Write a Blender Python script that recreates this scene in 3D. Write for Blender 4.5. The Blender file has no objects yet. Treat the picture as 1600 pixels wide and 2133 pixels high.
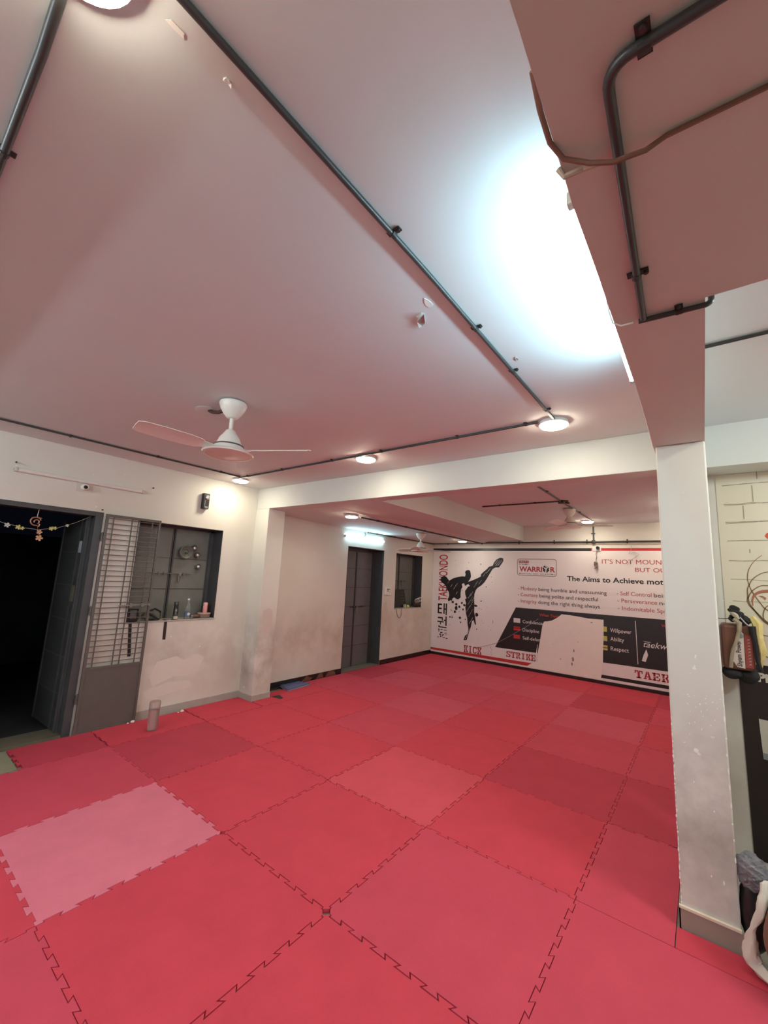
import bpy, bmesh, math, random
from mathutils import Vector, Matrix
random.seed(7)
S = bpy.context.scene
COL = S.collection
# ------------------------------------------------------------------ camera
CAM = (4.682168924526346, -1.8252771463005097, 1.7735032889215185)
YAW, PITCH, ROLL, FPX = 2.234313331196174, 0.15537150940605396, 0.04937284847412122, 851.3400838001717
def cam_axes():
    f = Vector((math.cos(PITCH)*math.cos(YAW), math.cos(PITCH)*math.sin(YAW), math.sin(PITCH)))
    r = Vector((math.sin(YAW), -math.cos(YAW), 0)); u = r.cross(f)
    return (math.cos(ROLL)*r+math.sin(ROLL)*u, -math.sin(ROLL)*r+math.cos(ROLL)*u, f)
R_, U_, F_ = cam_axes()
cd = bpy.data.cameras.new('camera'); cam = bpy.data.objects.new('camera', cd); COL.objects.link(cam)
cam.matrix_world = Matrix(((R_.x, U_.x, -F_.x, CAM[0]), (R_.y, U_.y, -F_.y, CAM[1]), (R_.z, U_.z, -F_.z, CAM[2]), (0, 0, 0, 1)))
cd.sensor_fit = 'AUTO'; cd.sensor_width = 36; cd.lens = FPX/2133*36; cd.clip_start = .02; cd.clip_end = 100
S.camera = cam
# ------------------------------------------------------------------ world, exposure, lamp strengths
w = bpy.data.worlds.new('night'); S.world = w; w.use_nodes = True
w.node_tree.nodes['Background'].inputs[0].default_value = (.25, .35, .6, 1)
w.node_tree.nodes['Background'].inputs[1].default_value = .004
S.view_settings.view_transform = 'Standard'; S.view_settings.look = 'None'
S.view_settings.exposure = 0.58; S.view_settings.gamma = 1; S.view_settings.use_curve_mapping = False
try:
    S.cycles.use_denoising = True; S.cycles.max_bounces = 10; S.cycles.diffuse_bounces = 6
    S.cycles.sample_clamp_indirect = 6
except Exception: pass
LAMP_E = 64.0; LAMP_C = (1.0, .90, .69)
TUBE_E = 62.0; TUBE_C = (.50, .85, .97)
SMALL_TUBE_E = 40.0
# ------------------------------------------------------------------ material helpers
def new_mat(name):
    m = bpy.data.materials.new(name); m.use_nodes = True
    return m, m.node_tree, m.node_tree.nodes['Principled BSDF']
def rgb(c): return (c[0], c[1], c[2], 1)
def plain(name, col, rough=.6, metal=0, noise=.0, scale=30, bump=0, coat=0):
    m, t, b = new_mat(name)
    b.inputs['Base Color'].default_value = rgb(col); b.inputs['Roughness'].default_value = rough; b.inputs['Metallic'].default_value = metal
    if noise or bump:
        tc = t.nodes.new('ShaderNodeTexCoord'); n = t.nodes.new('ShaderNodeTexNoise'); n.inputs['Scale'].default_value = scale; n.inputs['Detail'].default_value = 5
        t.links.new(tc.outputs['Object'], n.inputs['Vector'])
        if noise:
            mx = t.nodes.new('ShaderNodeMixRGB'); mx.inputs[1].default_value = rgb([c*(1-noise) for c in col]); mx.inputs[2].default_value = rgb([min(1, c*(1+noise)) for c in col])
            t.links.new(n.outputs['Fac'], mx.inputs[0]); t.links.new(mx.outputs[0], b.inputs['Base Color'])
        if bump:
            bp = t.nodes.new('ShaderNodeBump'); bp.inputs['Strength'].default_value = bump; bp.inputs['Distance'].default_value = .004
            t.links.new(n.outputs['Fac'], bp.inputs['Height']); t.links.new(bp.outputs[0], b.inputs['Normal'])
    return m
def emit(name, col, s):
    m, t, b = new_mat(name)
    b.inputs['Base Color'].default_value = (1, 1, 1, 1)
    b.inputs['Emission Color'].default_value = rgb(col); b.inputs['Emission Strength'].default_value = s
    return m
def glass(name, col, rough=.15, trans=.9):
    m, t, b = new_mat(name)
    b.inputs['Base Color'].default_value = rgb(col); b.inputs['Roughness'].default_value = rough
    b.inputs['Transmission Weight'].default_value = trans; b.inputs['IOR'].default_value = 1.4
    return m
def plaster(name, col, dirt=None, zlo=.1, zhi=1.35, amt=.8, chips=True, bump=.25):
    """painted plaster with hand and shoe grime of its own shape in the touched zone, and small paint chips"""
    m, t, b = new_mat(name); N = t.nodes.new; L = t.links.new
    b.inputs['Roughness'].default_value = .75
    tc = N('ShaderNodeTexCoord')
    n1 = N('ShaderNodeTexNoise'); n1.inputs['Scale'].default_value = 2.2; n1.inputs['Detail'].default_value = 6; n1.inputs['Roughness'].default_value = .6
    L(tc.outputs['Object'], n1.inputs['Vector'])
    base = N('ShaderNodeMixRGB'); base.inputs[1].default_value = rgb([c*.95 for c in col]); base.inputs[2].default_value = rgb([min(.95, c*1.04) for c in col])
    L(n1.outputs['Fac'], base.inputs[0]); out = base.outputs[0]
    if dirt:
        sp = N('ShaderNodeSeparateXYZ'); L(tc.outputs['Object'], sp.inputs[0])
        band = N('ShaderNodeMapRange'); band.inputs[1].default_value = zhi; band.inputs[2].default_value = zhi-.75; band.interpolation_type = 'SMOOTHSTEP'
        L(sp.outputs['Z'], band.inputs[0])
        band2 = N('ShaderNodeMapRange'); band2.inputs[1].default_value = zlo-.2; band2.inputs[2].default_value = zlo+.35; band2.inputs[3].default_value = .35
        L(sp.outputs['Z'], band2.inputs[0])
        nd = N('ShaderNodeTexNoise'); nd.inputs['Scale'].default_value = 1.7; nd.inputs['Detail'].default_value = 7; nd.inputs['Roughness'].default_value = .62
        L(tc.outputs['Object'], nd.inputs['Vector'])
        rr = N('ShaderNodeMapRange'); rr.inputs[1].default_value = .36; rr.inputs[2].default_value = .66; L(nd.outputs['Fac'], rr.inputs[0])
        m1 = N('ShaderNodeMath'); m1.operation = 'MULTIPLY'; L(band.outputs[0], m1.inputs[0]); L(rr.outputs[0], m1.inputs[1])
        m2 = N('ShaderNodeMath'); m2.operation = 'MULTIPLY'; L(m1.outputs[0], m2.inputs[0]); L(band2.outputs[0], m2.inputs[1])
        m3 = N('ShaderNodeMath'); m3.operation = 'MULTIPLY'; L(m2.outputs[0], m3.inputs[0]); m3.inputs[1].default_value = amt
        mx = N('ShaderNodeMixRGB'); L(m3.outputs[0], mx.inputs[0]); L(out, mx.inputs[1]); mx.inputs[2].default_value = rgb(dirt); out = mx.outputs[0]
    if chips:
        nc = N('ShaderNodeTexNoise'); nc.inputs['Scale'].default_value = 17; nc.inputs['Detail'].default_value = 2
        L(tc.outputs['Object'], nc.inputs['Vector'])
        cr = N('ShaderNodeMapRange'); cr.inputs[1].default_value = .755; cr.inputs[2].default_value = .775; L(nc.outputs['Fac'], cr.inputs[0])
        mc = N('ShaderNodeMixRGB'); L(cr.outputs[0], mc.inputs[0]); L(out, mc.inputs[1]); mc.inputs[2].default_value = (.86, .84, .78, 1); out = mc.outputs[0]
    L(out, b.inputs['Base Color'])
    nb = N('ShaderNodeTexNoise'); nb.inputs['Scale'].default_value = 26; nb.inputs['Detail'].default_value = 4; L(tc.outputs['Object'], nb.inputs['Vector'])
    bp = N('ShaderNodeBump'); bp.inputs['Strength'].default_value = bump; bp.inputs['Distance'].default_value = .003
    L(nb.outputs['Fac'], bp.inputs['Height']); L(bp.outputs[0], b.inputs['Normal'])
    return m
def mat_foam(name, col, dk=.77):
    m, t, b = new_mat(name); N = t.nodes.new; L = t.links.new
    b.inputs['Roughness'].default_value = .8; b.inputs['Specular IOR Level'].default_value = .25
    tc = N('ShaderNodeTexCoord')
    n1 = N('ShaderNodeTexNoise'); n1.inputs['Scale'].default_value = 3.5; n1.inputs['Detail'].default_value = 6; n1.inputs['Roughness'].default_value = .65; L(tc.outputs['Object'], n1.inputs['Vector'])
    n2 = N('ShaderNodeTexNoise'); n2.inputs['Scale'].default_value = 260; n2.inputs['Detail'].default_value = 2; L(tc.outputs['Object'], n2.inputs['Vector'])
    a = N('ShaderNodeMixRGB'); a.inputs[1].default_value = rgb([c*dk for c in col]); a.inputs[2].default_value = rgb([min(1, c*1.1) for c in col]); L(n1.outputs['Fac'], a.inputs[0])
    g = N('ShaderNodeMixRGB'); g.blend_type = 'MULTIPLY'; g.inputs[0].default_value = .25; L(a.outputs[0], g.inputs[1]); L(n2.outputs['Color'], g.inputs[2])
    g2 = N('ShaderNodeMixRGB'); g2.blend_type = 'ADD'; g2.inputs[0].default_value = .0; L(g.outputs[0], g2.inputs[1])
    L(g.outputs[0], b.inputs['Base Color'])
    bp = N('ShaderNodeBump'); bp.inputs['Strength'].default_value = .35; bp.inputs['Distance'].default_value = .0015
    L(n2.outputs['Fac'], bp.inputs['Height']); L(bp.outputs[0], b.inputs['Normal'])
    return m
WALL = plaster('wall_paint', (.68, .67, .61), (.40, .33, .26), .25, 1.45, .6)
WALLW = plaster('wall_paint_clean', (.70, .69, .65), None, chips=False)
PILL = plaster('pillar_paint', (.68, .68, .62), (.27, .23, .19), .15, 1.35, .95)
CEIL = plaster('ceiling_paint', (.70, .735, .75), None, chips=False, bump=.15)
BEAM = plaster('beam_paint', (.64, .66, .63), None, chips=False)
FLOOR = plain('floor_tile', (.25, .235, .19), .35, noise=.15, scale=6)
DARKTILE = plain('dark_marble', (.02, .018, .018), .25, noise=.5, scale=14)
BROWNTILE = plain('brown_marble', (.16, .085, .055), .3, noise=.3, scale=20)
SKIRT = plain('grey_skirting', (.38, .37, .33), .5, noise=.12, scale=12)
STEEL = plain('grey_steel_paint', (.15, .16, .145), .42, noise=.18, scale=9)
STEELD = plain('dark_steel_paint', (.055, .057, .060), .45, noise=.25, scale=8)
GATE = plain('gate_paint', (.105, .095, .085), .5, noise=.15, scale=10)
IRON = plain('black_iron', (.03, .028, .026), .5)
PIPE = plain('black_conduit', (.045, .048, .048), .38)
CHROME = plain('bright_metal', (.7, .7, .68), .25, 1)
WHITEP = plain('white_plastic', (.78, .77, .73), .35)
FANW = plain('fan_enamel', (.80, .76, .70), .32)
BLACK = plain('black_plastic', (.012, .012, .013), .4)
BLACKF = plain('black_fabric', (.014, .013, .014), .85, noise=.3, scale=40, bump=.3)
CABLEB = plain('brown_cable', (.20, .10, .07), .5)
CABLEW = plain('white_cable', (.7, .68, .64), .45)
LAMPM = emit('lamp_diffuser', LAMP_C, LAMP_E)
TUBEM = emit('tube_glow', TUBE_C, TUBE_E)
TUBEB = emit('fill_tube_glow', (.82, .95, 1.0), 185.0)  # strong glow for the unseen tubes added as fill
TUBE2M = emit('tube_glow_far', TUBE_C, SMALL_TUBE_E)
# ------------------------------------------------------------------ mesh helpers
def box(bm, x0, x1, y0, y1, z0, z1):
    v = [bm.verts.new((x, y, z)) for z in (z0, z1) for y in (y0, y1) for x in (x0, x1)]
    for f in ((0, 2, 3, 1), (4, 5, 7, 6), (0, 1, 5, 4), (2, 6, 7, 3), (0, 4, 6, 2), (1, 3, 7, 5)): bm.faces.new([v[i] for i in f])
    return v
def obox(bm, c, ax, ay, az):
    """oriented box: centre and three half-axis vectors"""
    c, ax, ay, az = map(Vector, (c, ax, ay, az))
    v = [bm.verts.new(c+i*ax+j*ay+k*az) for k in (-1, 1) for j in (-1, 1) for i in (-1, 1)]
    for f in ((0, 2, 3, 1), (4, 5, 7, 6), (0, 1, 5, 4), (2, 6, 7, 3), (0, 4, 6, 2), (1, 3, 7, 5)): bm.faces.new([v[i] for i in f])
def tube(bm, pts, r, n=10, cap=True, rs=None):
    pts = [Vector(p) for p in pts]; rings = []; prev = None
    for i, p in enumerate(pts):
        d = (pts[min(i+1, len(pts)-1)]-pts[max(i-1, 0)]).normalized()
        if prev is None:
            a = Vector((0, 0, 1)) if abs(d.z) < .9 else Vector((1, 0, 0)); u = d.cross(a).normalized()
        else: u = (prev-d*prev.dot(d)).normalized()
        prev = u; v = d.cross(u); rr = rs[i] if rs else r
        rings.append([bm.verts.new(p+rr*(math.cos(2*math.pi*k/n)*u+math.sin(2*math.pi*k/n)*v)) for k in range(n)])
    for a, b in zip(rings, rings[1:]):
        for k in range(n): bm.faces.new((a[k], a[(k+1) % n], b[(k+1) % n], b[k]))
    if cap:
        bm.faces.new(rings[0][::-1]); bm.faces.new(rings[-1])
def lathe(bm, prof, c=(0, 0, 0), axis='z', n=28, cap=True):
    """prof: list of (radius, height)"""
    c = Vector(c); rings = []
    for r, h in prof:
        ring = []
        for k in range(n):
            a = 2*math.pi*k/n; x, y = r*math.cos(a), r*math.sin(a)
            q = {'z': (x, y, h), 'x': (h, x, y), 'y': (y, h, x), '-x': (-h, y, x), '-y': (x, -h, y)}[axis]
            ring.append(bm.verts.new(c+Vector(q)))
        rings.append(ring)
    for a, b in zip(rings, rings[1:]):
        for k in range(n): bm.faces.new((a[k], a[(k+1) % n], b[(k+1) % n], b[k]))
    if cap:
        if prof[0][0] > 1e-5: bm.faces.new(rings[0][::-1])
        if prof[-1][0] > 1e-5: bm.faces.new(rings[-1])
def poly3(bm, pts, o, ux, uy, depth=0):
    """2-D polygon laid out on the plane o + x*ux + y*uy; depth gives it a thickness along ux x uy"""
    o, ux, uy = Vector(o), Vector(ux), Vector(uy); nrm = ux.cross(uy)
    top = [bm.verts.new(o+p[0]*ux+p[1]*uy+depth*nrm) for p in pts]
    bm.faces.new(top)
    if depth:
        bot = [bm.verts.new(o+p[0]*ux+p[1]*uy) for p in pts]
        bm.faces.new(bot[::-1])
        for i in range(len(pts)):
            j = (i+1) % len(pts); bm.faces.new((bot[i], bot[j], top[j], top[i]))
def root_loc(o):
    v = Vector((0, 0, 0))
    while o is not None: v += o.location; o = o.parent
    return v
def obj(name, bm, m, parent=None, smooth=False, bevel=0, base=None, recalc=True, subsurf=0):
    """link a bmesh (built in world coordinates) as one object"""
    if recalc: bmesh.ops.recalc_face_normals(bm, faces=bm.faces[:])
    me = bpy.data.meshes.new(name); bm.to_mesh(me); bm.free()
    o = bpy.data.objects.new(name, me); COL.objects.link(o)
    if isinstance(m, (list, tuple)):
        for q in m: me.materials.append(q)
    else: me.materials.append(m)
    if parent is not None:
        me.transform(Matrix.Translation(-root_loc(parent))); o.parent = parent
    elif base is not None:
        me.transform(Matrix.Translation(-Vector(base))); o.location = base
    if smooth:
        me.polygons.foreach_set('use_smooth', [True]*len(me.polygons))
        try: me.set_sharp_from_angle(angle=math.radians(smooth if smooth is not True else 40))
        except Exception: pass
    if bevel:
        b = o.modifiers.new('bevel', 'BEVEL'); b.width = bevel; b.segments = 2; b.limit_method = 'ANGLE'
    if subsurf:
        s = o.modifiers.new('sub', 'SUBSURF'); s.levels = s.render_levels = subsurf
    return o
def tag(o, label, cat, group=None, kind=None):
    o['label'] = label; o['category'] = cat
    if group: o['group'] = group
    if kind: o['kind'] = kind
    return o
def thing(name, label, cat, loc, group=None):
    o = bpy.data.objects.new(name, None); COL.objects.link(o); o.location = loc; o.empty_display_size = .05
    return tag(o, label, cat, group)
def struct(name, bm, m, **k):
    o = obj(name, bm, m, **k)
    if o.parent is None: o['kind'] = 'structure'
    return o
def sroot(name, loc=(0, 0, 0)):
    o = bpy.data.objects.new(name, None); COL.objects.link(o); o.location = loc; o['kind'] = 'structure'; return o
def B(): return bmesh.new()
def boxobj(name, x0, x1, y0, y1, z0, z1, m, parent=None, **k):
    b = B(); box(b, x0, x1, y0, y1, z0, z1); return obj(name, b, m, parent, **k)
# ------------------------------------------------------------------ text printed on a sheet
def text_mesh(s, offset=0, shear=0, spacing=1):
    cu = bpy.data.curves.new('t', 'FONT'); cu.body = s; cu.size = 1; cu.offset = offset; cu.shear = shear; cu.space_character = spacing; cu.resolution_u = 3; cu.fill_mode = 'FRONT'
    to = bpy.data.objects.new('t', cu); COL.objects.link(to)
    dg = bpy.context.evaluated_depsgraph_get(); dg.update()
    me = bpy.data.meshes.new_from_object(to.evaluated_get(dg))
    bpy.data.objects.remove(to); bpy.data.curves.remove(cu)
    return me
def mesh_bounds(me):
    xs = [v.co.x for v in me.vertices]; ys = [v.co.y for v in me.vertices]
    return min(xs), max(xs), min(ys), max(ys)
_h = text_mesh('H'); CAPH = mesh_bounds(_h)[3]
def text(name, s, x0, z0, cap, m, parent, y, x1=None, bold=0, shear=0, spacing=1, rot=False):
    me = text_mesh(s, bold, shear, spacing); a, b_, c, d = mesh_bounds(me)
    sz = cap/(CAPH+2*bold); sx = (x1-x0)/(b_-a) if x1 else sz
    for v in me.vertices:
        tx, ty = (v.co.x-a)*sx, v.co.y*sz
        v.co = Vector((x0-ty, y, z0+tx)) if rot else Vector((x0+tx, y, z0+ty))
    me.materials.append(m); me.name = name
    o = bpy.data.objects.new(name, me); COL.objects.link(o)
    if parent: me.transform(Matrix.Translation(-root_loc(parent))); o.parent = parent
    return o
def flat(name, pts, y, m, parent):
    """printed patch on a sheet facing -Y; pts in (x, z)"""
    b = B(); poly3(b, pts, (0, y, 0), (1, 0, 0), (0, 0, 1)); return obj(name, b, m, parent)
def flats(name, polys, y, m, parent):
    b = B()
    for p in polys: poly3(b, p, (0, y, 0), (1, 0, 0), (0, 0, 1))
    return obj(name, b, m, parent)
def rect(x0, x1, z0, z1): return [(x0, z0), (x1, z0), (x1, z1), (x0, z1)]
# ================================================================== ROOM SHELL
LX, RX, CZ, SZ, MY = -.59, -.61, 2.98, 2.67, 7.02        # left wall, recess wall, ceiling, soffit, banner wall
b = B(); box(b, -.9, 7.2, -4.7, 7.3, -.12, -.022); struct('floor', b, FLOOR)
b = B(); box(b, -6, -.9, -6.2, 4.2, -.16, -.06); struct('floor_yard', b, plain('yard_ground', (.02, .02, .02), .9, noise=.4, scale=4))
b = B(); box(b, -.9, 7.2, -4.7, 7.3, CZ, CZ+.15); struct('ceiling', b, CEIL)
def holed_wall(name, x0, x1, y0, y1, z0, z1, holes, m):
    b = B(); y = y0
    for (h0, h1, a, c) in holes:
        box(b, x0, x1, y, h0, z0, z1)
        if a > z0: box(b, x0, x1, h0, h1, z0, a)
        box(b, x0, x1, h0, h1, c, z1); y = h1
    box(b, x0, x1, y, y1, z0, z1)
    return struct(name, b, m)
D1 = (-1.45, -.17, -.02, 2.322); W1 = (.212, 1.295, 1.10, 2.29)
D2 = (3.90, 5.02, -.02, 2.307); W2 = (5.465, 6.525, 1.095, 2.285)
holed_wall('wall_left', LX-.27, LX, -4.5, 1.8, -.02, CZ, [D1, W1], WALL)
holed_wall('wall_left_recess', RX-.27, RX, 1.8, MY, -.02, CZ, [D2, W2], WALL)
b = B(); box(b, -.9, 4.9, MY, MY+.2, -.02, CZ); struct('wall_far', b, WALLW)
b = B(); box(b, -.9, 7.2, -4.1, -3.9, -.02, CZ); struct('wall_back', b, WALLW)
b = B(); box(b, 7.0, 7.2, -4.5, 2.17, -.02, CZ); struct('wall_right', b, WALLW)
b = B(); box(b, 4.76, 4.96, 2.3, MY, -.02, CZ); struct('wall_far_right', b, WALLW)
b = B(); box(b, 4.745, 7.0, 2.17, 2.3, -.02, CZ); struct('wall_poster_side', b, WALL)
# pillars and beams
b = B(); box(b, LX-.02, -.286, 1.80, 2.10, -.02, SZ); struct('trim_1', b, PILL, bevel=.006)          # left pillar
b = B(); box(b, 4.49, 4.737, 1.19, 2.10, -.02, SZ); struct('trim_2', b, PILL, bevel=.008)            # right pillar
b = B(); box(b, LX, 4.737, 1.80, 2.0, SZ, CZ); struct('trim_3', b, BEAM, bevel=.005)                 # cross beam
# deep right beam and the low soffit over the viewer
b = B()
ys = [-4.5, -2.2, -1.6, -1.3, -1.1, -.9, -.6, -.34, .2, .8, 1.19, 1.8]; wav = [0, 0, .004, .004, 0, -.004, 0, 0, .003, -.003, -.012, -.012]
bot = [b.verts.new((4.49+d, y, SZ)) for y, d in zip(ys, wav)]; top = [b.verts.new((4.49, y, CZ)) for y in ys]
botr = [b.verts.new((4.737, y, SZ)) for y in ys]; topr = [b.verts.new((4.737, y, CZ)) for y in ys]
kx = ys.index(-.34); far = [b.verts.new((7.0, y, SZ)) for y in ys[:kx+1]]; fart = b.verts.new((7.0, -.34, CZ))
for i in range(len(ys)-1):
    b.faces.new((bot[i], bot[i+1], top[i+1], top[i]))
    if i < kx: b.faces.new((bot[i], far[i], far[i+1], botr[i+1], bot[i+1]) if i == kx-1 else (bot[i], far[i], far[i+1], bot[i+1]))
    else: b.faces.new((bot[i], botr[i], botr[i+1], bot[i+1])); b.faces.new((botr[i], topr[i], topr[i+1], botr[i+1]))
b.faces.new((botr[kx], far[kx], fart, topr[kx]))
struct('trim_4', b, BEAM)
b = B(); box(b, 4.737, 7.0, 1.88, 2.17, SZ, CZ); struct('trim_5', b, BEAM)
# low sunk slab of the left half of the far bay: flush with the cross beam, dipping towards the wall
b = B()
X = [RX, .78, .86, 1.65]; Yv = [2.0, 2.1, 2.5, 3.1, 7.02]
def slabz(x, y):
    k = min(1, max(0, (y-2.1)/.9)); k = k*k*(3-2*k); q = 1 if x < .8 else 0
    return SZ-.035*k*q
g = [[b.verts.new((x, y, slabz(x, y))) for x in X] for y in Yv]
for j in range(len(Yv)-1):
    for i in range(len(X)-1): b.faces.new((g[j][i], g[j][i+1], g[j+1][i+1], g[j+1][i]))
tp = [b.verts.new((1.65, y, CZ)) for y in Yv]
for j in range(len(Yv)-1): b.faces.new((g[j][3], tp[j], tp[j+1], g[j+1][3]))
struct('trim_6', b, BEAM)
# baseboards
b = B(); box(b, LX, LX+.012, -.17+.0, 1.80, -.02, .085); box(b, LX, -.286, 1.788, 1.80, -.02, .075); box(b, -.286, -.275, 1.79, 2.1, -.02, .075)
struct('baseboard_left', b, SKIRT, bevel=.003)
b = B()
box(b, RX, RX+.012, 2.1, 3.90, -.02, .085); box(b, RX, RX+.012, 5.03, MY, -.02, .085)
bo = struct('baseboard_recess', b, DARKTILE)
b = B()
for y0, y1, y2 in ((2.95, 3.2, 3.07), (3.28, 3.42, 3.36), (3.5, 3.72, 3.6)):
    poly3(b, [(y0, .0), (y2, .08), (y1, .03), (y1-.05, 0)] if y1 < 3.4 else [(y0, .0), (y0+.07, .075), (y1, .08), (y1+.04, 0.0)], (RX+.0135, 0, 0), (0, 1, 0), (0, 0, 1))
obj('tile_diamond', b, BROWNTILE, bo)
b = B(); box(b, RX, 4.76, MY-.013, MY, -.02, .055); struct('baseboard_far', b, DARKTILE)
b = B(); box(b, 4.478, 4.745, 1.178, 1.19, -.02, .095); box(b, 4.478, 4.49, 1.178, 2.1, -.02, .095); struct('baseboard_right', b, plain('pillar_skirting', (.30, .25, .21), .55, noise=.15, scale=10), bevel=.003)
b = B(); box(b, 4.482, 4.738, 1.174, 1.19, .095, .107)
obj('baseboard_cap', b, plain('cap_plaster', (.72, .63, .50), .7, noise=.1, scale=30), bpy.data.objects['baseboard_right'])
b = B(); box(b, LX-.29, LX+.0, D1[0], D1[1], -.02, .012); struct('trim_7', b, plain('door_sill_stone', (.13, .11, .075), .6, noise=.3, scale=8))       # door sill
b = B(); box(b, RX-.27, RX+.0, D2[0], D2[1], -.02, .006); struct('trim_8', b, plain('stone_sill', (.17, .155, .12), .5, noise=.2, scale=12))
# window sill ledges of pale stone
for i, (X0, W) in enumerate(((LX, W1), (RX, W2))):
    b = B(); box(b, X0-.24, X0+.008, W[0]-.01, W[1]+.01, W[2]-.012, W[2]+.004); struct('trim_%d' % (9+i), b, SKIRT, bevel=.003)
# dark reveals lining both windows and the far door
def lining(X0, H, m, parent, bottom=False, t=.006, depth=.235):
    b = B(); y0, y1, z0, z1 = H
    box(b, X0-depth, X0+.002, y1-t, y1, z0, z1); box(b, X0-depth, X0+.002, y0, y0+t, z0, z1); box(b, X0-depth, X0+.002, y0, y1, z1-t, z1)
    return obj('lining', b, m, parent)
# ---- outside, seen only as darkness through the open door
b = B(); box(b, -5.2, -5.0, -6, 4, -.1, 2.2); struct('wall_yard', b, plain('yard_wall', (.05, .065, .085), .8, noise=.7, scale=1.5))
# ================================================================== FLOOR MATS
FR = {'red': mat_foam('foam_red', (.66, .060, .095)), 'rose': mat_foam('foam_rose', (.64, .070, .115)), 'salmon': mat_foam('foam_salmon', (.71, .088, .125)),
      'deep': mat_foam('foam_deep', (.55, .052, .088)), 'pink': mat_foam('foam_pink', (.78, .20, .28)), 'light': mat_foam('foam_light_rose', (.66, .09, .14))}
WORD = {'red': 'red', 'rose': 'rosy red', 'salmon': 'light coral red', 'deep': 'deep dark red', 'pink': 'faded pink', 'light': 'paler rose'}
NT, TD = 13, .0115
def wave():
    """jigsaw edge over 0..1: list of (s, offset) with dovetail teeth"""
    pts = [(0, 0), (.035, 0)]; p = .93/NT; e = p*.13
    for k in range(NT):
        s0 = .035+k*p; d = TD if k % 2 == 0 else -TD
        pts += [(s0-(e if k else 0), d), (s0+p+(e if k < NT-1 else 0), d)]
    pts += [(.965, 0), (1, 0)]
    return pts
WV = wave()
def seam(a, bb, fixed, horiz):
    """points from a to bb along a seam; teeth where the run follows the metre grid"""
    out = []; sgn = 1 if bb > a else -1
    lo, hi = min(a, bb), max(a, bb)
    for k in range(math.floor(lo+1e-6), math.ceil(hi-1e-6)):
        for s, d in WV:
            if lo-1e-6 <= k+s <= hi+1e-6: out.append((k+s, d if (round(fixed)+k) % 2 == 0 else -d))
    if not out or abs(out[0][0]-lo) > 1e-4: out.insert(0, (lo, 0))
    if abs(out[-1][0]-hi) > 1e-4: out.append((hi, 0))
    if sgn < 0: out.reverse()
    return [(s, fixed+d) if horiz else (fixed+d, s) for s, d in out]
def straight(p, q): return [p, q]
def inset(pts, g):
    n = len(pts); res = []
    for i in range(n):
        a, p, c = Vector(pts[i-1]), Vector(pts[i]), Vector(pts[(i+1) % n])
        d1 = (p-a); d2 = (c-p)
        if d1.length < 1e-7 or d2.length < 1e-7: res.append(tuple(p)); continue
        d1.normalize(); d2.normalize(); n1 = Vector((-d1.y, d1.x)); n2 = Vector((-d2.y, d2.x))
        m = n1+n2
        if m.length < 1e-4: res.append(tuple(p)); continue
        m.normalize(); k = g/max(.45, m.dot(n1)); res.append((p.x+m.x*k, p.y+m.y*k))
    return res
TH = .02
HOLES = [(2, 0, .020), (3, 0, .024), (0, 1, .014), (1, 1, .012), (2, 1, .008), (1, 2, .012), (1, 3, .012), (0, 2, .012), (0, 5, .012)]
def mat_piece(x0, x1, y0, y1, col, label, teeth='nesw', dx=0, dy=0, gap=.0012, rot=0):
    pts = []
    pts += seam(x0, x1, y0, True)[:-1] if 's' in teeth else [(x0, y0)]
    pts += seam(y0, y1, x1, False)[:-1] if 'e' in teeth else [(x1, y0)]
    pts += seam(x1, x0, y1, True)[:-1] if 'n' in teeth else [(x1, y1)]
    pts += seam(y1, y0, x0, False)[:-1] if 'w' in teeth else [(x0, y1)]
    q = []
    for p in pts:
        if not q or (Vector(p)-Vector(q[-1])).length > 1e-5: q.append(p)
    q2 = []
    for i, p in enumerate(q):
        hole = next((h for h in HOLES if abs(p[0]-h[0])+abs(p[1]-h[1]) < 1e-4), None)
        if hole:
            a_, c_ = Vector(q[i-1])-Vector(p), Vector(q[(i+1) % len(q)])-Vector(p)
            q2 += [tuple(Vector(p)+a_.normalized()*min(hole[2], a_.length*.9)), tuple(Vector(p)+c_.normalized()*min(hole[2], c_.length*.9))]
        else: q2.append(p)
    q = inset(q2, gap)
    cx, cy = (x0+x1)/2, (y0+y1)/2; ca, sa = math.cos(rot), math.sin(rot)
    q = [((px-cx)*ca-(py-cy)*sa+cx+dx, (px-cx)*sa+(py-cy)*ca+cy+dy) for px, py in q]
    b = B(); poly3(b, q, (0, 0, -TH-.001), (1, 0, 0), (0, 1, 0), TH+.001)
    o = obj('puzzle_mat', b, FR[col], base=(cx, cy, -TH-.001))
    return tag(o, label, 'mat', 'interlocking foam floor mats')
ORD = ['', 'first', 'second', 'third', 'fourth', 'fifth', 'sixth', 'seventh', 'eighth', 'ninth', 'tenth']
TONE = {(1, -1): 'pink', (2, 1): 'salmon', (3, 1): 'red', (3, 2): 'deep', (3, 0): 'rose', (2, 0): 'red', (1, 0): 'red', (2, 2): 'red', (1, 1): 'red', (1, 2): 'rose', (3, 3): 'rose',
        (2, 3): 'red', (1, 3): 'light', (2, 4): 'rose', (3, 4): 'light', (0, 1): 'red', (0, 2): 'red', (0, 0): 'deep', (1, 4): 'rose', (2, 5): 'light', (0, 3): 'rose', (3, 5): 'deep', (2, -1): 'red', (3, -1): 'red'}
GAPS = {(1, 0): .0026, (2, 0): .0026, (3, 0): .0030, (2, -1): .0030, (3, -1): .0030, (2, 1): .0034, (1, 1): .0026, (0, 1): .0028, (0, 0): .002}
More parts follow.
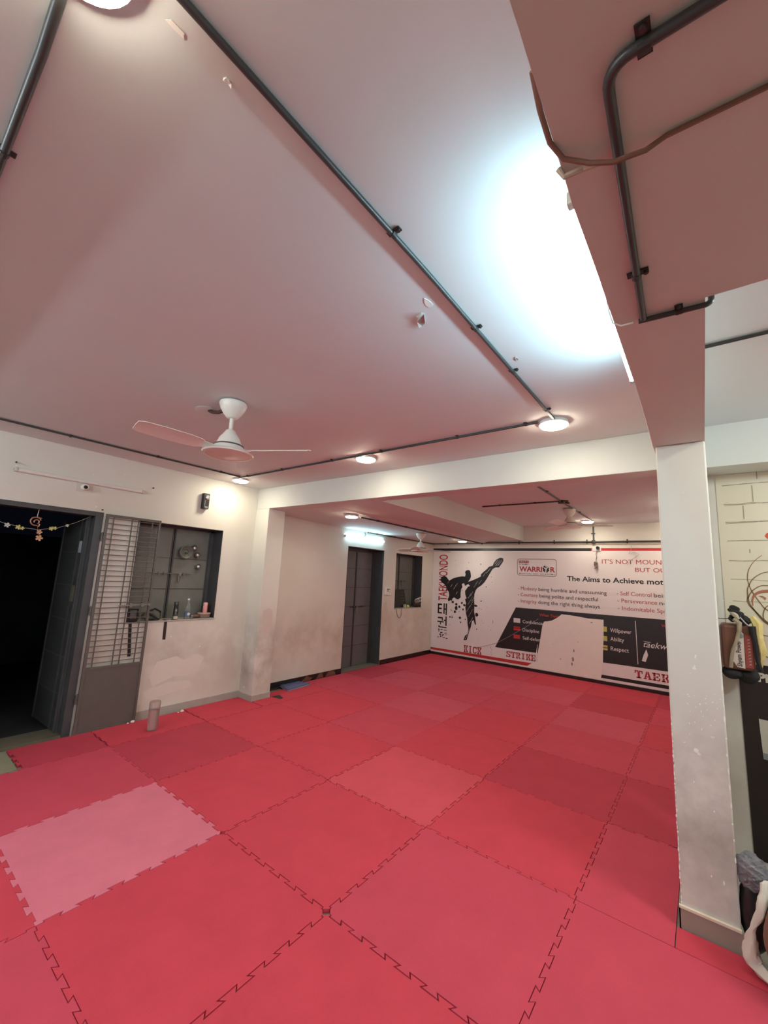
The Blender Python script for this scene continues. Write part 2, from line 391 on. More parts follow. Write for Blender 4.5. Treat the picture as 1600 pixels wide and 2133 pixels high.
for j in range(-2, 7):
    for i in range(0, 4):
        c = TONE.get((i, j)) or random.choice(['red', 'rose', 'rose', 'light', 'red'])
        row = 7-j
        y1 = j+1
        t = 'nesw'
        if j == 6: y1 = MY-.02; t = 'esw'
        mat_piece(i, i+1, j, y1, c, '%s puzzle mat, %s row from banner wall, %s full column from left' % (WORD[c], ORD[row], ORD[i+1]), t,
                  dx=random.uniform(-.0012, .0012), dy=random.uniform(-.0012, .0012), gap=GAPS.get((i, j), .0015), rot=random.uniform(-.0012, .0012))
# narrow cut column along the left wall
LC = [(-.66, 0, LX+.045, 'deep', 'es', 'narrow cut dark red mat piece beside the open door'), (0, 1, LX+.05, 'red', 'es', 'narrow cut red mat piece with the clear tumbler standing on it'),
      (1, 1.785, LX+.016, 'red', 'es', 'short cut red mat piece against the front of the left pillar'), (2.12, 3, -.47, 'red', 'en', 'cut red mat piece with the blue folded sheet lying on it'),
      (3, 4, RX+.03, 'rose', 'esn', 'narrow rosy mat piece along the recess wall left of the grey door'), (4, 5, RX+.01, 'deep', 'esn', 'narrow dark red mat piece in front of the closed grey door'),
      (5, 6, RX+.03, 'rose', 'esn', 'narrow rosy mat piece between the grey door and the small window'), (6, MY-.02, RX+.03, 'red', 'es', 'narrow red mat piece in the far left corner by the banner')]
for y0, y1, x0, c, t, lab in LC:
    mat_piece(x0, 0, y0, y1, c, lab, t.replace('n', 'n') if True else t, gap=.002)
mat_piece(-.275, 0, 1.80, 2.12, 'red', 'small red mat offcut between the left pillar and the mat grid', 'e', gap=.002)
# right column, cut round the pillar
RC = [(-2, -1, 5, 'rose'), (-1, 0, 5, 'red'), (0, 1, 5, 'rose')]
for j, y1, x1, c in RC:
    mat_piece(4, x1, j, y1, c, '%s puzzle mat left of right pillar, %s row from it towards viewer' % (WORD[c], ORD[1-j]), 'nesw' if j < 0 else 'esw', gap=.0014)
mat_piece(4, 4.466, 1, 2, 'rose', 'cut rosy mat piece alongside the left face of the right pillar', 'wn', gap=.0025)
mat_piece(4.466, 5.0, 1.0, 1.172, 'red', 'narrow cut red mat strip across the foot of the right pillar', '', gap=.003)
mat_piece(5, 6, 0, 1.172, 'red', 'red puzzle mat right of the pillar under the brown sack', 's', gap=.0014)
mat_piece(5, 6, -1, 0, 'rose', 'rosy puzzle mat at the lower right picture corner', 'wns', gap=.0014)
for j, c in ((2, 'deep'), (3, 'rose'), (4, 'red'), (5, 'rose'), (6, 'deep')):
    y1 = j+1 if j < 6 else MY-.02
    mat_piece(4, 4.74, j, y1, c, '%s cut mat behind the right pillar, %s row from the banner wall' % (WORD[c], ORD[7-j]), 'ws' + ('n' if j < 6 else ''), gap=.002)

# ================================================================== DOORS, WINDOWS, GATE
def ribbed_leaf(name, X, y0, y1, z0, z1, m, parent, lines, t=.03, stile=.035):
    """steel sheet leaf facing +X with pressed horizontal joints and a folded edge"""
    b = B(); box(b, X-t, X, y0, y1, z0, z1)
    o = obj(name, b, m, parent)
    b = B()
    for z in lines: box(b, X-.001, X+.004, y0+.004, y1-.004, z-.005, z+.005)
    for y in (y0+.004, y1-.004-.012): box(b, X-.001, X+.006, y, y+.012, z0+.004, z1-.004)
    obj('joint_strip', b, STEELD, o)
    return o
def bolt(parent, X, y0, y1, z, m=IRON, hasp=None, r=.007):
    b = B(); tube(b, [(X, y0, z), (X, y1, z)], r, 8)
    for y in (y0+.1, y0+.17, y1-.1): box(b, X-.012, X+.008, y-.012, y+.012, z-.014, z+.014)
    o = obj('slide_bolt', b, m, parent)
    if hasp:
        b = B(); n = 14
        tube(b, [(X+.01, hasp+.018*math.cos(a), z-.06-.045*math.sin(a)*1.2 if True else 0) for a in [2*math.pi*k/n for k in range(n+1)]], .006, 6)
        box(b, X+.004, X+.012, hasp-.014, hasp+.014, z-.03, z+.006)
        obj('hasp_ring', b, plain('dull_iron', (.20, .19, .165), .5), o)
    return o
# ---- door 1: dark open entrance with a leaf swung outwards
d1 = sroot('door_1', (LX, -.8, -.02))
b = B(); fw = .075
box(b, LX-.15, LX+.006, D1[1]-fw, D1[1], -.02, D1[3]); box(b, LX-.15, LX+.006, D1[0], D1[0]+fw, -.02, D1[3]); box(b, LX-.15, LX+.006, D1[0]+fw, D1[1]-fw, D1[3]-.05, D1[3])
box(b, LX-.15, LX-.11, D1[1]-fw-.03, D1[1]-fw, -.02, D1[3]-.05)
obj('door_frame', b, plain('frame_paint', (.055, .055, .058), .5, noise=.35, scale=6), d1, bevel=.003)
b = B(); L0 = Vector((-.70, -.262, 0)); L1 = Vector((-1.40, -.292, 0)); dv = (L1-L0).normalized(); nv = Vector((-dv.y, dv.x, 0))
if nv.y > 0: nv = -nv
c = (L0+L1)/2
obox(b, (c.x, c.y, 1.135), dv*(L1-L0).length/2, nv*.012, (0, 0, 1.115))
lf = obj('door_leaf', b, plain('leaf_paint', (.035, .038, .036), .5, noise=.3, scale=5, bump=.3), d1)
b = B()
for z in (.38, .75, 1.13, 1.50, 1.87): obox(b, (c.x, c.y-.013, z), dv*(L1-L0).length/2*.98, nv*.004, (0, 0, .006))
for q in (.04, .22, .97): p_ = L0+(L1-L0)*q; obox(b, (p_.x, p_.y-.013, 1.135), dv*.014, nv*.008, (0, 0, 1.11))
obj('joint_strip', b, STEELD, lf)
b = B(); p_ = L0+(L1-L0)*.13; obox(b, (p_.x, p_.y-.02, 1.42), dv*.03, nv*.006, (0, 0, .085)); obj('lock_plate', b, plain('lock_metal', (.22, .19, .14), .4, .6), lf)
b = B(); p_ = L0+(L1-L0)*.12; obox(b, (p_.x, p_.y-.02, 1.93), dv*.04, nv*.002, (0, 0, .065)); obj('paper_sticker', b, plain('blue_grey_paper', (.30, .32, .38), .6), lf)
# ---- window 1 with closed steel shutters
def window(name, X0, W, shX, seam_y, lines, bolt_z, by0, by1, hy, sm):
    r = sroot(name, (X0, (W[0]+W[1])/2, W[2]))
    lining(X0, W, STEELD, r)
    b = B(); y0, y1, z0, z1 = W; f = .03
    box(b, shX-.04, shX+.012, y0, y0+f, z0, z1); box(b, shX-.04, shX+.012, y1-f-.02, y1, z0, z1); box(b, shX-.04, shX+.012, y0, y1, z1-f, z1)
    obj('shutter_frame', b, STEELD, r)
    ribbed_leaf('shutter_leaf', shX, y0+f, seam_y-.006, z0+.006, z1-f, sm, r, lines)
    lf2 = ribbed_leaf('shutter_leaf', shX, seam_y+.008, y1-f-.02, z0+.006, z1-f, sm, r, lines)
    bolt(r, shX+.018, by0, by1, bolt_z, plain('bolt_grey', (.13, .13, .115), .45), hy)
    return r
window('window_1', LX, W1, LX-.235, .745, (1.475, 1.87), 1.672, .50, 1.02, .87, STEEL)
window('window_2', RX, W2, RX-.235, 5.90, (1.49, 1.88), 1.69, 5.80, 6.2, 6.03, plain('shutter_paint', (.13, .135, .125), .5, noise=.15, scale=9))
# ---- door 2: closed double steel door set deep in the recess wall
d2 = sroot('door_2', (RX, 4.46, -.02)); y0, y1, z0, z1 = D2
lining(RX, D2, STEELD, d2, t=.012)
b = B(); box(b, RX-.27, RX-.235, y0+.012, y1-.012, z1-.075, z1-.012); box(b, RX-.27, RX-.215, y1-.085, y1-.012, .0, z1-.012); box(b, RX-.27, RX-.215, y0+.012, y0+.05, 0, z1-.012); obj('door_frame', b, STEELD, d2)
dm = plain('door_paint', (.125, .125, .13), .5, noise=.15, scale=7)
LN = (.40, .775, 1.15, 1.525, 1.90)
ribbed_leaf('door_leaf', RX-.24, y0+.05, 4.43, .012, z1-.075, dm, d2, LN); ribbed_leaf('door_leaf', RX-.24, 4.445, y1-.085, .012, z1-.075, dm, d2, LN)
bolt(d2, RX-.222, 4.30, 4.75, 1.145, IRON, 4.50)
b = B(); box(b, RX-.24, RX-.225, 4.425, 4.45, .012, z1-.075); obj('astragal', b, STEELD, d2)
# ---- open grille gate standing folded back against the wall
gx = LX+.045
gt = thing('grille_gate', 'brown grey steel grille gate with a solid lower panel folded against the left wall', 'gate', (gx, .137, -.02))
G0, G1, GT, GP = -.158, .432, 2.308, .645
b = B(); s_ = .028
box(b, gx-.012, gx+.012, G0, G0+s_, .0, GT); box(b, gx-.012, gx+.012, G1-s_*.8, G1, .0, GT); box(b, gx-.012, gx+.012, G0+s_, G1-s_*.8, GT-s_, GT); box(b, gx-.012, gx+.012, G0+s_, G1-s_*.8, GP-.01, GP+.012); box(b, gx-.012, gx+.012, G0+s_, G1-s_*.8, .0, .025)
obj('gate_frame', b, GATE, gt)
boxobj('lower_panel', gx-.004, gx+.004, G0+s_, G1-s_*.8, .02, GP, GATE, gt)
gw = G1-G0
for f in (.135, .46, .575, .84):
    b = B(); y = G0+gw*f; box(b, gx-.004, gx+.004, y-.006, y+.006, GP, GT-.01); obj('upright_bar', b, GATE, gt)
n = 28
for k in range(n):
    z = GP+.055+(GT-GP-.10)*k/(n-1); b = B(); tube(b, [(gx+.006, G0+.01, z), (gx+.006, G1-.006, z)], .0048, 6); obj('cross_bar', b, GATE, gt)
b = B(); tube(b, [(gx+.028, .09, 1.298), (gx+.028, .425, 1.306)], .009, 8); box(b, gx+.01, gx+.038, .20, .225, 1.28, 1.325); tube(b, [(gx+.02, .33, 1.305), (gx+.05, .33, 1.305)], .02, 8); tube(b, [(gx+.02, .405, 1.307), (gx+.05, .405, 1.307)], .017, 8)
obj('slide_bolt', b, plain('gate_bolt', (.20, .18, .155), .45), gt)
for z in (.35, 1.25, 2.05):
    b = B(); tube(b, [(gx-.005, G0-.008, z-.05), (gx-.005, G0-.008, z+.05)], .011, 8); box(b, LX, gx, G0-.015, G0-.002, z-.03, z+.03); obj('hinge', b, GATE, gt)
# ================================================================== LAMPS
def round_lamp(x, y, z, label, r=.098):
    t = thing('ceiling_lamp', label, 'ceiling lamp', (x, y, z), 'round surface ceiling lamps')
    b = B(); lathe(b, [(0, 0), (r*1.0, 0), (r*1.05, -.008), (r*1.05, -.026), (r*.99, -.026), (r*.97, -.014), (0, -.014)], (x, y, z)); obj('housing', b, WHITEP, t, smooth=True)
    b = B(); lathe(b, [(r*.965, -.016), (r*.965, -.030), (r*.92, -.038), (r*.7, -.044), (0, -.047)], (x, y, z)); obj('diffuser', b, LAMPM, t, smooth=True)
    return t
round_lamp(3.80, -1.745, CZ, 'round glowing ceiling lamp at the top picture edge between two black conduits')
round_lamp(3.86, 1.24, CZ, 'round ceiling lamp at the corner where the long black conduit meets the beam conduit')
round_lamp(1.99, 1.27, CZ, 'round ceiling lamp midway along the conduit above the cross beam')
round_lamp(-.22, 1.25, CZ, 'round ceiling lamp in the left ceiling corner above the shuttered window')
round_lamp(1.6, -2.4, CZ, 'round ceiling lamp on the ceiling left of the viewer')
round_lamp(5.45, .72, CZ, 'round ceiling lamp in the bay right of the pillar')
round_lamp(6.5, .72, CZ, 'round ceiling lamp in the right bay near its far wall')  # second bay lamp, added out of view to brighten the bay
round_lamp(4.5, 6.4, CZ, 'round ceiling lamp in the far right corner behind the pillar')  # added behind the pillar to lift the light on the banner
round_lamp(4.55, 4.9, CZ, 'round ceiling lamp on the far bay ceiling hidden by the pillar')  # hidden lamp, added for more light in the far bay
round_lamp(.60, 2.62, SZ-.024, 'small round ceiling lamp on the low slab in front of the grey door', r=.09)
round_lamp(.55, 6.3, SZ-.036, 'small round ceiling lamp on the low slab close to the banner', r=.09)
round_lamp(2.95, 2.62, CZ, 'round ceiling lamp on the far bay ceiling just behind the cross beam')  # added out of sight to brighten the far floor and recess wall
round_lamp(3.04, 6.45, CZ, 'round ceiling lamp above the right half of the banner')
def tube_light(p0, p1, nrm, m, label, name='tube_light', lit=True, hw=.019, dep=.038):
    """linear fixture: batten on the wall, diffuser, two end caps; nrm points off the wall"""
    p0, p1, nrm = Vector(p0), Vector(p1), Vector(nrm); d = (p1-p0).normalized(); s = d.cross(nrm); c = (p0+p1)/2; L = (p1-p0).length
    t = thing(name, label, 'tube light', tuple(c))
    b = B(); obox(b, c+nrm*.012, d*L/2, s*hw*.95, nrm*.012); obj('batten', b, WHITEP, t, bevel=.002)
    b = B(); n = 9; A = [p0+d*.03, p1-d*.03]; rings = []
    for q in A: rings.append([b.verts.new(q+nrm*(.024+(dep-.024)*math.sin(math.pi*k/(n-1)))+s*hw*math.cos(math.pi*k/(n-1))) for k in range(n)])
    for k in range(n-1): b.faces.new((rings[0][k], rings[0][k+1], rings[1][k+1], rings[1][k]))
    b.faces.new(rings[0]); b.faces.new(rings[1][::-1]); obj('diffuser', b, m, t)
    for q, e in ((p0, 1), (p1, -1)):
        b = B(); obox(b, q+d*e*.015+nrm*(dep*.52), d*.015, s*hw*1.06, nrm*(dep*.53)); obj('end_cap', b, plain('cap_plastic', (.55, .50, .42), .4), t, bevel=.006)
    return t
tube_light((4.488, -.80, 2.80), (4.488, .42, 2.80), (-1, 0, 0), TUBEM, 'bright lit white tube light on the side of the deep right beam')
tube_light((RX, 3.76, 2.485), (RX, 4.99, 2.485), (1, 0, 0), TUBE2M, 'bright lit tube light on the recess wall above the grey door')
tube_light((LX, -.985, 2.628), (LX, .205, 2.628), (1, 0, 0), plain('unlit_diffuser', (.72, .70, .66), .35), 'unlit white tube light on the left wall above the open entrance')
tube_light((.3, -3.9, 2.80), (1.5, -3.9, 2.80), (0, 1, 0), TUBEB, 'lit white tube light on the back wall, left one of two')  # added behind the view as neutral fill for the ceiling
tube_light((2.4, -3.9, 2.80), (3.6, -3.9, 2.80), (0, 1, 0), TUBEB, 'lit white tube light on the back wall, right one of two')  # twin of the added back wall fill tube, also unseen
tube_light((7.0, -.1, 2.85), (7.0, 1.1, 2.85), (-1, 0, 0), TUBEB, 'lit white tube light on the wall of the right bay')  # added out of view to brighten the bay ceiling and poster wall
# ================================================================== CEILING FANS
def fan(x, y, zc, drop, ang, label):
    """white enamel ceiling fan: canopy cup, down rod, bell motor, three pressed blades"""
    t = thing('ceiling_fan', label, 'ceiling fan', (x, y, zc), 'white ceiling fans')
    zb = zc-drop
    b = B(); tube(b, [(x, y, zc-.02), (x, y, zb+.17)], .014, 12); obj('down_rod', b, FANW, t, smooth=True)
    b = B(); lathe(b, [(.070, -.006), (.095, -.012), (.097, -.024), (.088, -.05), (.086, -.056), (.062, -.095), (.040, -.122), (.026, -.13)], (x, y, zc)); obj('canopy', b, FANW, t, smooth=True)
    b = B(); lathe(b, [(.016, .19), (.03, .182), (.05, .15), (.068, .125), (.071, .12), (.082, .092), (.098, .07)], (x, y, zb)); m_ = obj('motor_bell', b, FANW, t, smooth=True)
    b = B(); lathe(b, [(.096, .072), (.104, .069), (.106, .062), (.098, .06)], (x, y, zb)); obj('trim_ring', b, plain('fan_ring', (.10, .085, .075), .4), m_, smooth=True)
    b = B(); lathe(b, [(.098, .062), (.118, .04), (.13, .022), (.165, .016), (.178, .008), (.172, -.002), (.15, -.006), (.146, -.002), (.1, -.008), (0, -.014)], (x, y, zb)); obj('bottom_cover', b, FANW, t, smooth=True)
    for k in range(3):
        a = math.radians(ang+120*k); d = Vector((math.cos(a), math.sin(a), 0)); s = Vector((-d.y, d.x, 0)); b = B()
        prof = [(.12, .022, .012), (.19, .03, .012), (.21, .055, .016), (.30, .066, .02), (.45, .068, .02), (.58, .062, .018), (.61, .045, .014)]
        up, dn = [], []
        for r_, hw, pt in prof:
            c = Vector((x, y, zb+.028))+d*r_
            for sg in (-1, 0, 1):
                q = c+s*hw*sg+Vector((0, 0, pt*sg+(.006 if sg == 0 else 0))); up.append(b.verts.new(q+Vector((0, 0, .002)))); dn.append(b.verts.new(q-Vector((0, 0, .002))))
        N_ = len(prof)
        for i in range(N_-1):
            for j in range(2):
                A = [i*3+j, i*3+j+1, (i+1)*3+j+1, (i+1)*3+j]
                b.faces.new([up[q] for q in A]); b.faces.new([dn[q] for q in reversed(A)])
            for j in (0, 2): b.faces.new((up[i*3+j], up[(i+1)*3+j], dn[(i+1)*3+j], dn[i*3+j]))
        for i in (0, N_-1):
            for j in range(2): b.faces.new((up[i*3+j], up[i*3+j+1], dn[i*3+j+1], dn[i*3+j]))
        obj('blade', b, FANW, t, smooth=True)
    return t
fan(2.026, -.283, CZ, .40, 28, 'white ceiling fan hanging in the front bay beside a dark cable hole')
fan(.40, 4.85, SZ-.035, .36, 50, 'white ceiling fan hanging from the low slab near the small window')
fan(3.055, 5.05, CZ, .30, 20, 'white ceiling fan in the far right bay just before the banner lamp')
# round ceiling plate with a cable beside the front fan
b = B(); lathe(b, [(0, 0), (.09, 0), (.095, -.004), (.075, -.007), (.04, -.006), (0, -.006)], (1.70, -.30, CZ)); hp = tag(obj('ceiling_plate', b, CEIL, smooth=True, base=(1.70, -.30, CZ)), 'shallow round plaster ring in the ceiling left of the front fan', 'ceiling plate')
b = B(); tube(b, [(1.72, -.30, CZ-.004), (1.78, -.30, CZ-.03), (1.85, -.295, CZ-.045), (1.945, -.288, CZ-.04)], .014, 8); tag(obj('fan_cable', b, plain('dark_cable', (.06, .02, .018), .5), smooth=True, base=(1.72, -.3, CZ)), 'short dark cable from the ceiling ring to the front fan canopy', 'cable')
# ================================================================== CONDUITS
def conduit(pts, r, label, saddles=(), n=12, up=(0, 0, 1)):
    b = B(); o = tag(obj('conduit_pipe', (tube(b, pts, r, n), b)[1], PIPE, smooth=True, base=pts[0]), label, 'conduit', 'black electrical conduits')
    up = Vector(up)
    for (x, y, z, ax) in saddles:
        d = Vector({'x': (1, 0, 0), 'y': (0, 1, 0), 'z': (0, 0, 1)}[ax]); s = d.cross(up); b = B(); c = Vector((x, y, z))
        tube(b, [c-d*.009, c+d*.009], r*1.22, n)
        obox(b, c+s*r*2.0+up*(r-.002), d*.011, s*r*1.1, up*.002)
        obox(b, c-s*r*1.6+up*(r-.002), d*.011, s*r*.7, up*.002)
        tube(b, [c+s*r*2.4+up*r*.8, c+s*r*2.4-up*r*.3], .006, 8)
        obj('saddle_clip', b, IRON, o)
    return o
PZ, PR = 2.9685, .0098
conduit([(3.87, -1.65, PZ), (3.885, -.6, PZ), (3.885, 1.15, PZ)], PR, 'long black conduit crossing the ceiling lengthwise to the lamp at the beam', [(3.884, -.83, PZ, 'y'), (3.885, -.16, PZ, 'y'), (3.885, .33, PZ, 'y'), (3.885, .97, PZ, 'y')])
conduit([(-.12, 1.165, PZ), (3.77, 1.165, PZ)], PR, 'black conduit along the ceiling in front of the cross beam between the lamps', [(x, 1.165, PZ, 'x') for x in (.08, .78, 1.61, 2.28, 3.10, 3.68)])
conduit([(-.12, -1.62, PZ), (-.09, -.3, PZ), (-.05, 1.13, PZ)], PR, 'black conduit along the ceiling beside the left wall', [(-.115, -.70, PZ, 'y'), (-.08, .10, PZ, 'y'), (-.055, .85, PZ, 'y')])
conduit([(3.80, -1.775, PZ), (3.70, -1.735, PZ), (3.5, -1.73, PZ), (-.1, -1.73, PZ)], .0115, 'black conduit running left from the lamp at the top picture edge', [(3.10, -1.73, PZ, 'x'), (2.3, -1.73, PZ, 'x')])
SP = SZ-.035-.012
conduit([(.69, 2.72, SP), (.69, 6.97, SP)], .0115, 'black conduit on the low slab from the small lamp to the banner wall', [(.69, y, SP, 'y') for y in (3.12, 3.9, 4.5, 5.6)])
conduit([(RX+.03, 4.42, 2.618), (RX+.03, 6.97, 2.618)], .012, 'black conduit along the top of the recess wall behind the fan', [(RX+.03, y, 2.618, 'y') for y in (4.7, 5.3, 5.85, 6.4)])
conduit([(RX+.02, MY-.04, 2.635), (4.74, MY-.04, 2.635)], .015, 'black conduit running the full width above the banner', [(x, MY-.04, 2.635, 'x') for x in (-.18, .7, 1.56, 2.29, 2.91, 3.60)], up=(0, 1, 0))
conduit([(3.03, MY-.03, CZ-.005), (3.03, MY-.03, 2.66)], .0135, 'short vertical black conduit dropping from the banner lamp', [(3.03, MY-.03, 2.8, 'z')], up=(0, 1, 0))
conduit([(3.115, 2.0, PZ), (3.115, 6.36, PZ)], PR, 'black conduit running lengthwise on the far bay ceiling to the banner lamp', [(3.115, y, PZ, 'y') for y in (3.6, 5.4)])
conduit([(1.9, 4.33, PZ), (3.10, 4.33, PZ)], PR, 'black conduit crossing the far bay ceiling sideways to the junction', [(2.2, 4.33, PZ, 'x'), (2.75, 4.33, PZ, 'x')])
b = B(); lathe(b, [(0, 0), (.045, 0), (.048, -.01), (.045, -.04), (0, -.045)], (3.115, 4.36, CZ)); tube(b, [(3.14, 4.30, PZ), (3.2, 4.36, PZ)], .016, 8); tube(b, [(3.1, 4.42, PZ), (3.2, 4.46, PZ-.01)], .012, 8)
tag(obj('junction_box', b, PIPE, base=(3.115, 4.36, CZ)), 'black junction box where two conduits meet above the far fan', 'junction box')
b = B(); lathe(b, [(0, .03), (.03, .03), (.034, .02), (.034, -.02), (.026, -.035), (0, -.037)], (3.03, MY-.04, 2.635)); tag(obj('junction_box', b, PIPE, base=(3.03, MY-.04, 2.635)), 'black junction box on the banner wall conduit under the drop pipe', 'junction box')
b = B(); tube(b, [(RX+.03, MY-.012, 2.60), (1.7, MY-.012, 2.598), (4.74, MY-.012, 2.588)], .008, 8)
pc = tag(obj('wall_casing', b, plain('pale_casing', (.58, .52, .45), .5), base=(RX+.03, MY-.012, 2.6)), 'thin pale cable casing along the wall just above the banner', 'cable casing')
# conduit and cables under the low soffit at upper right
QZ = SZ-.012
def bendpts(a, c, e, k=.045, n=6):
    a, c, e = Vector(a), Vector(c), Vector(e); p0 = c+(a-c).normalized()*k; p1 = c+(e-c).normalized()*k
    return [tuple((1-t)**2*p0+2*t*(1-t)*c+t*t*p1) for t in [i/n for i in range(n+1)]]
pts = [(6.6, -1.13, QZ)]+bendpts((6.6, -1.13, QZ), (4.598, -1.16, QZ), (4.582, -.345, QZ))+[(4.575, -.345, QZ)]
conduit(pts, .0098, 'thick black conduit with an elbow on the low soffit at upper right', [(4.655, -1.157, QZ, 'x'), (4.58, -.575, QZ, 'y')])
pts = [(4.56, -.335, QZ)]+bendpts((4.56, -.335, QZ), (4.752, -.318, QZ), (4.752, -.31, SZ+.06), k=.02)+[(4.752, -.31, SZ+.07)]
conduit(pts, .0085, 'short black corrugated conduit turning up at the right edge of the deep beam', [(4.67, -.326, QZ, 'x')])
conduit([(4.74, .59, PZ), (6.9, .59, PZ)], .009, 'black conduit on the ceiling of the bay right of the pillar', [(5.6, .59, PZ, 'x')])
b = B(); tube(b, [(4.487, -1.20, 2.70), (4.482, -1.14, 2.685), (4.484, -1.08, 2.668), (4.50, -1.04, 2.657), (4.545, -1.015, 2.640), (4.585, -1.002, 2.628), (4.64, -.98, 2.640), (4.675, -.968, 2.662), (5.2, -.95, 2.663), (6.5, -.95, 2.663)], .0055, 8)
tag(obj('soffit_cable', b, CABLEB, smooth=True, base=(4.487, -1.2, 2.7)), 'brown cable crossing the low soffit over the thick conduit', 'cable')
b = B(); tube(b, [(4.482, -1.01, 2.672), (4.492, -1.0, 2.655), (4.53, -.995, 2.656), (4.56, -1.0, 2.645)], .006, 8); tag(obj('cable_clip', b, plain('clip_tan', (.42, .33, .25), .5), base=(4.48, -1.01, 2.67)), 'tan cable end hooked round the soffit edge', 'cable')
b = B(); tube(b, [(4.478, -.42, 2.76), (4.480, -.38, 2.70), (4.487, -.357, 2.667), (4.51, -.345, 2.655), (4.545, -.34, 2.656)], .003, 6); tag(obj('lamp_cable', b, CABLEW, base=(4.48, -.4, 2.75)), 'thin white cable from the bright tube light to the black conduit end', 'cable')
b = B(); tube(b, [(4.484, .36, 2.78), (4.481, .5, 2.735), (4.482, .8, 2.70), (4.48, 1.17, 2.672)], .0035, 6); tag(obj('lamp_cable', b, CABLEW, base=(4.48, .4, 2.78)), 'thin white cable trailing along the beam edge beyond the bright tube light', 'cable')
# peeled paint scraps on the ceiling
def scrap(name, pts, label, m, dz=.002, curl=0):
    b = B(); c = [sum(p[0] for p in pts)/len(pts), sum(p[1] for p in pts)/len(pts)]
    poly3(b, [(p[0], p[1]) for p in reversed(pts)], (0, 0, CZ-dz), (1, 0, 0), (0, -1, 0)) if False else None
    v = [b.verts.new((p[0], p[1], CZ-dz-(curl if i % 3 == 0 else 0))) for i, p in enumerate(pts)]
    w_ = [b.verts.new((p[0], p[1], CZ-.0002)) for p in pts]
    b.faces.new(v); b.faces.new(w_[::-1])
    for i in range(len(pts)): j = (i+1) % len(pts); b.faces.new((v[i], v[j], w_[j], w_[i]))
    return tag(obj(name, b, m, base=(c[0], c[1], CZ)), label, 'paint flake')
PF = plain('bare_plaster', (.88, .87, .84), .7); PG = plain('peeled_paint', (.42, .38, .36), .6, noise=.3, scale=40)
def blob(cx, cy, rx, ry, n=9, seed=1, rot=0):
    R = random.Random(seed); out = []
    for k in range(n):
        a = 2*math.pi*k/n; f = R.uniform(.7, 1.15); x, y = rx*f*math.cos(a), ry*f*math.sin(a)
        out.append((cx+x*math.cos(rot)-y*math.sin(rot), cy+x*math.sin(rot)+y*math.cos(rot)))
    return out
scrap('paint_flake', blob(3.785, -.435, .018, .035, seed=3), 'white peeled patch on the ceiling just left of the long conduit', PF)
scrap('paint_flake', blob(3.70, -.36, .02, .05, seed=5, rot=.5), 'loose grey flap of paint hanging from the ceiling left of the long conduit', PG, .006, .012)
scrap('paint_flake', blob(3.805, -1.557, .008, .022, seed=8), 'small pale flake on the ceiling near the top picture edge', PF)
scrap('paint_flake', blob(3.81, -1.43, .006, .012, seed=9), 'tiny curled flake on the ceiling beside the long conduit near the top edge', PF, .004, .006)
scrap('paint_flake', blob(3.945, .222, .008, .02, seed=12), 'small dark scuff flake on the bright ceiling right of the long conduit', PG, .003, .004)

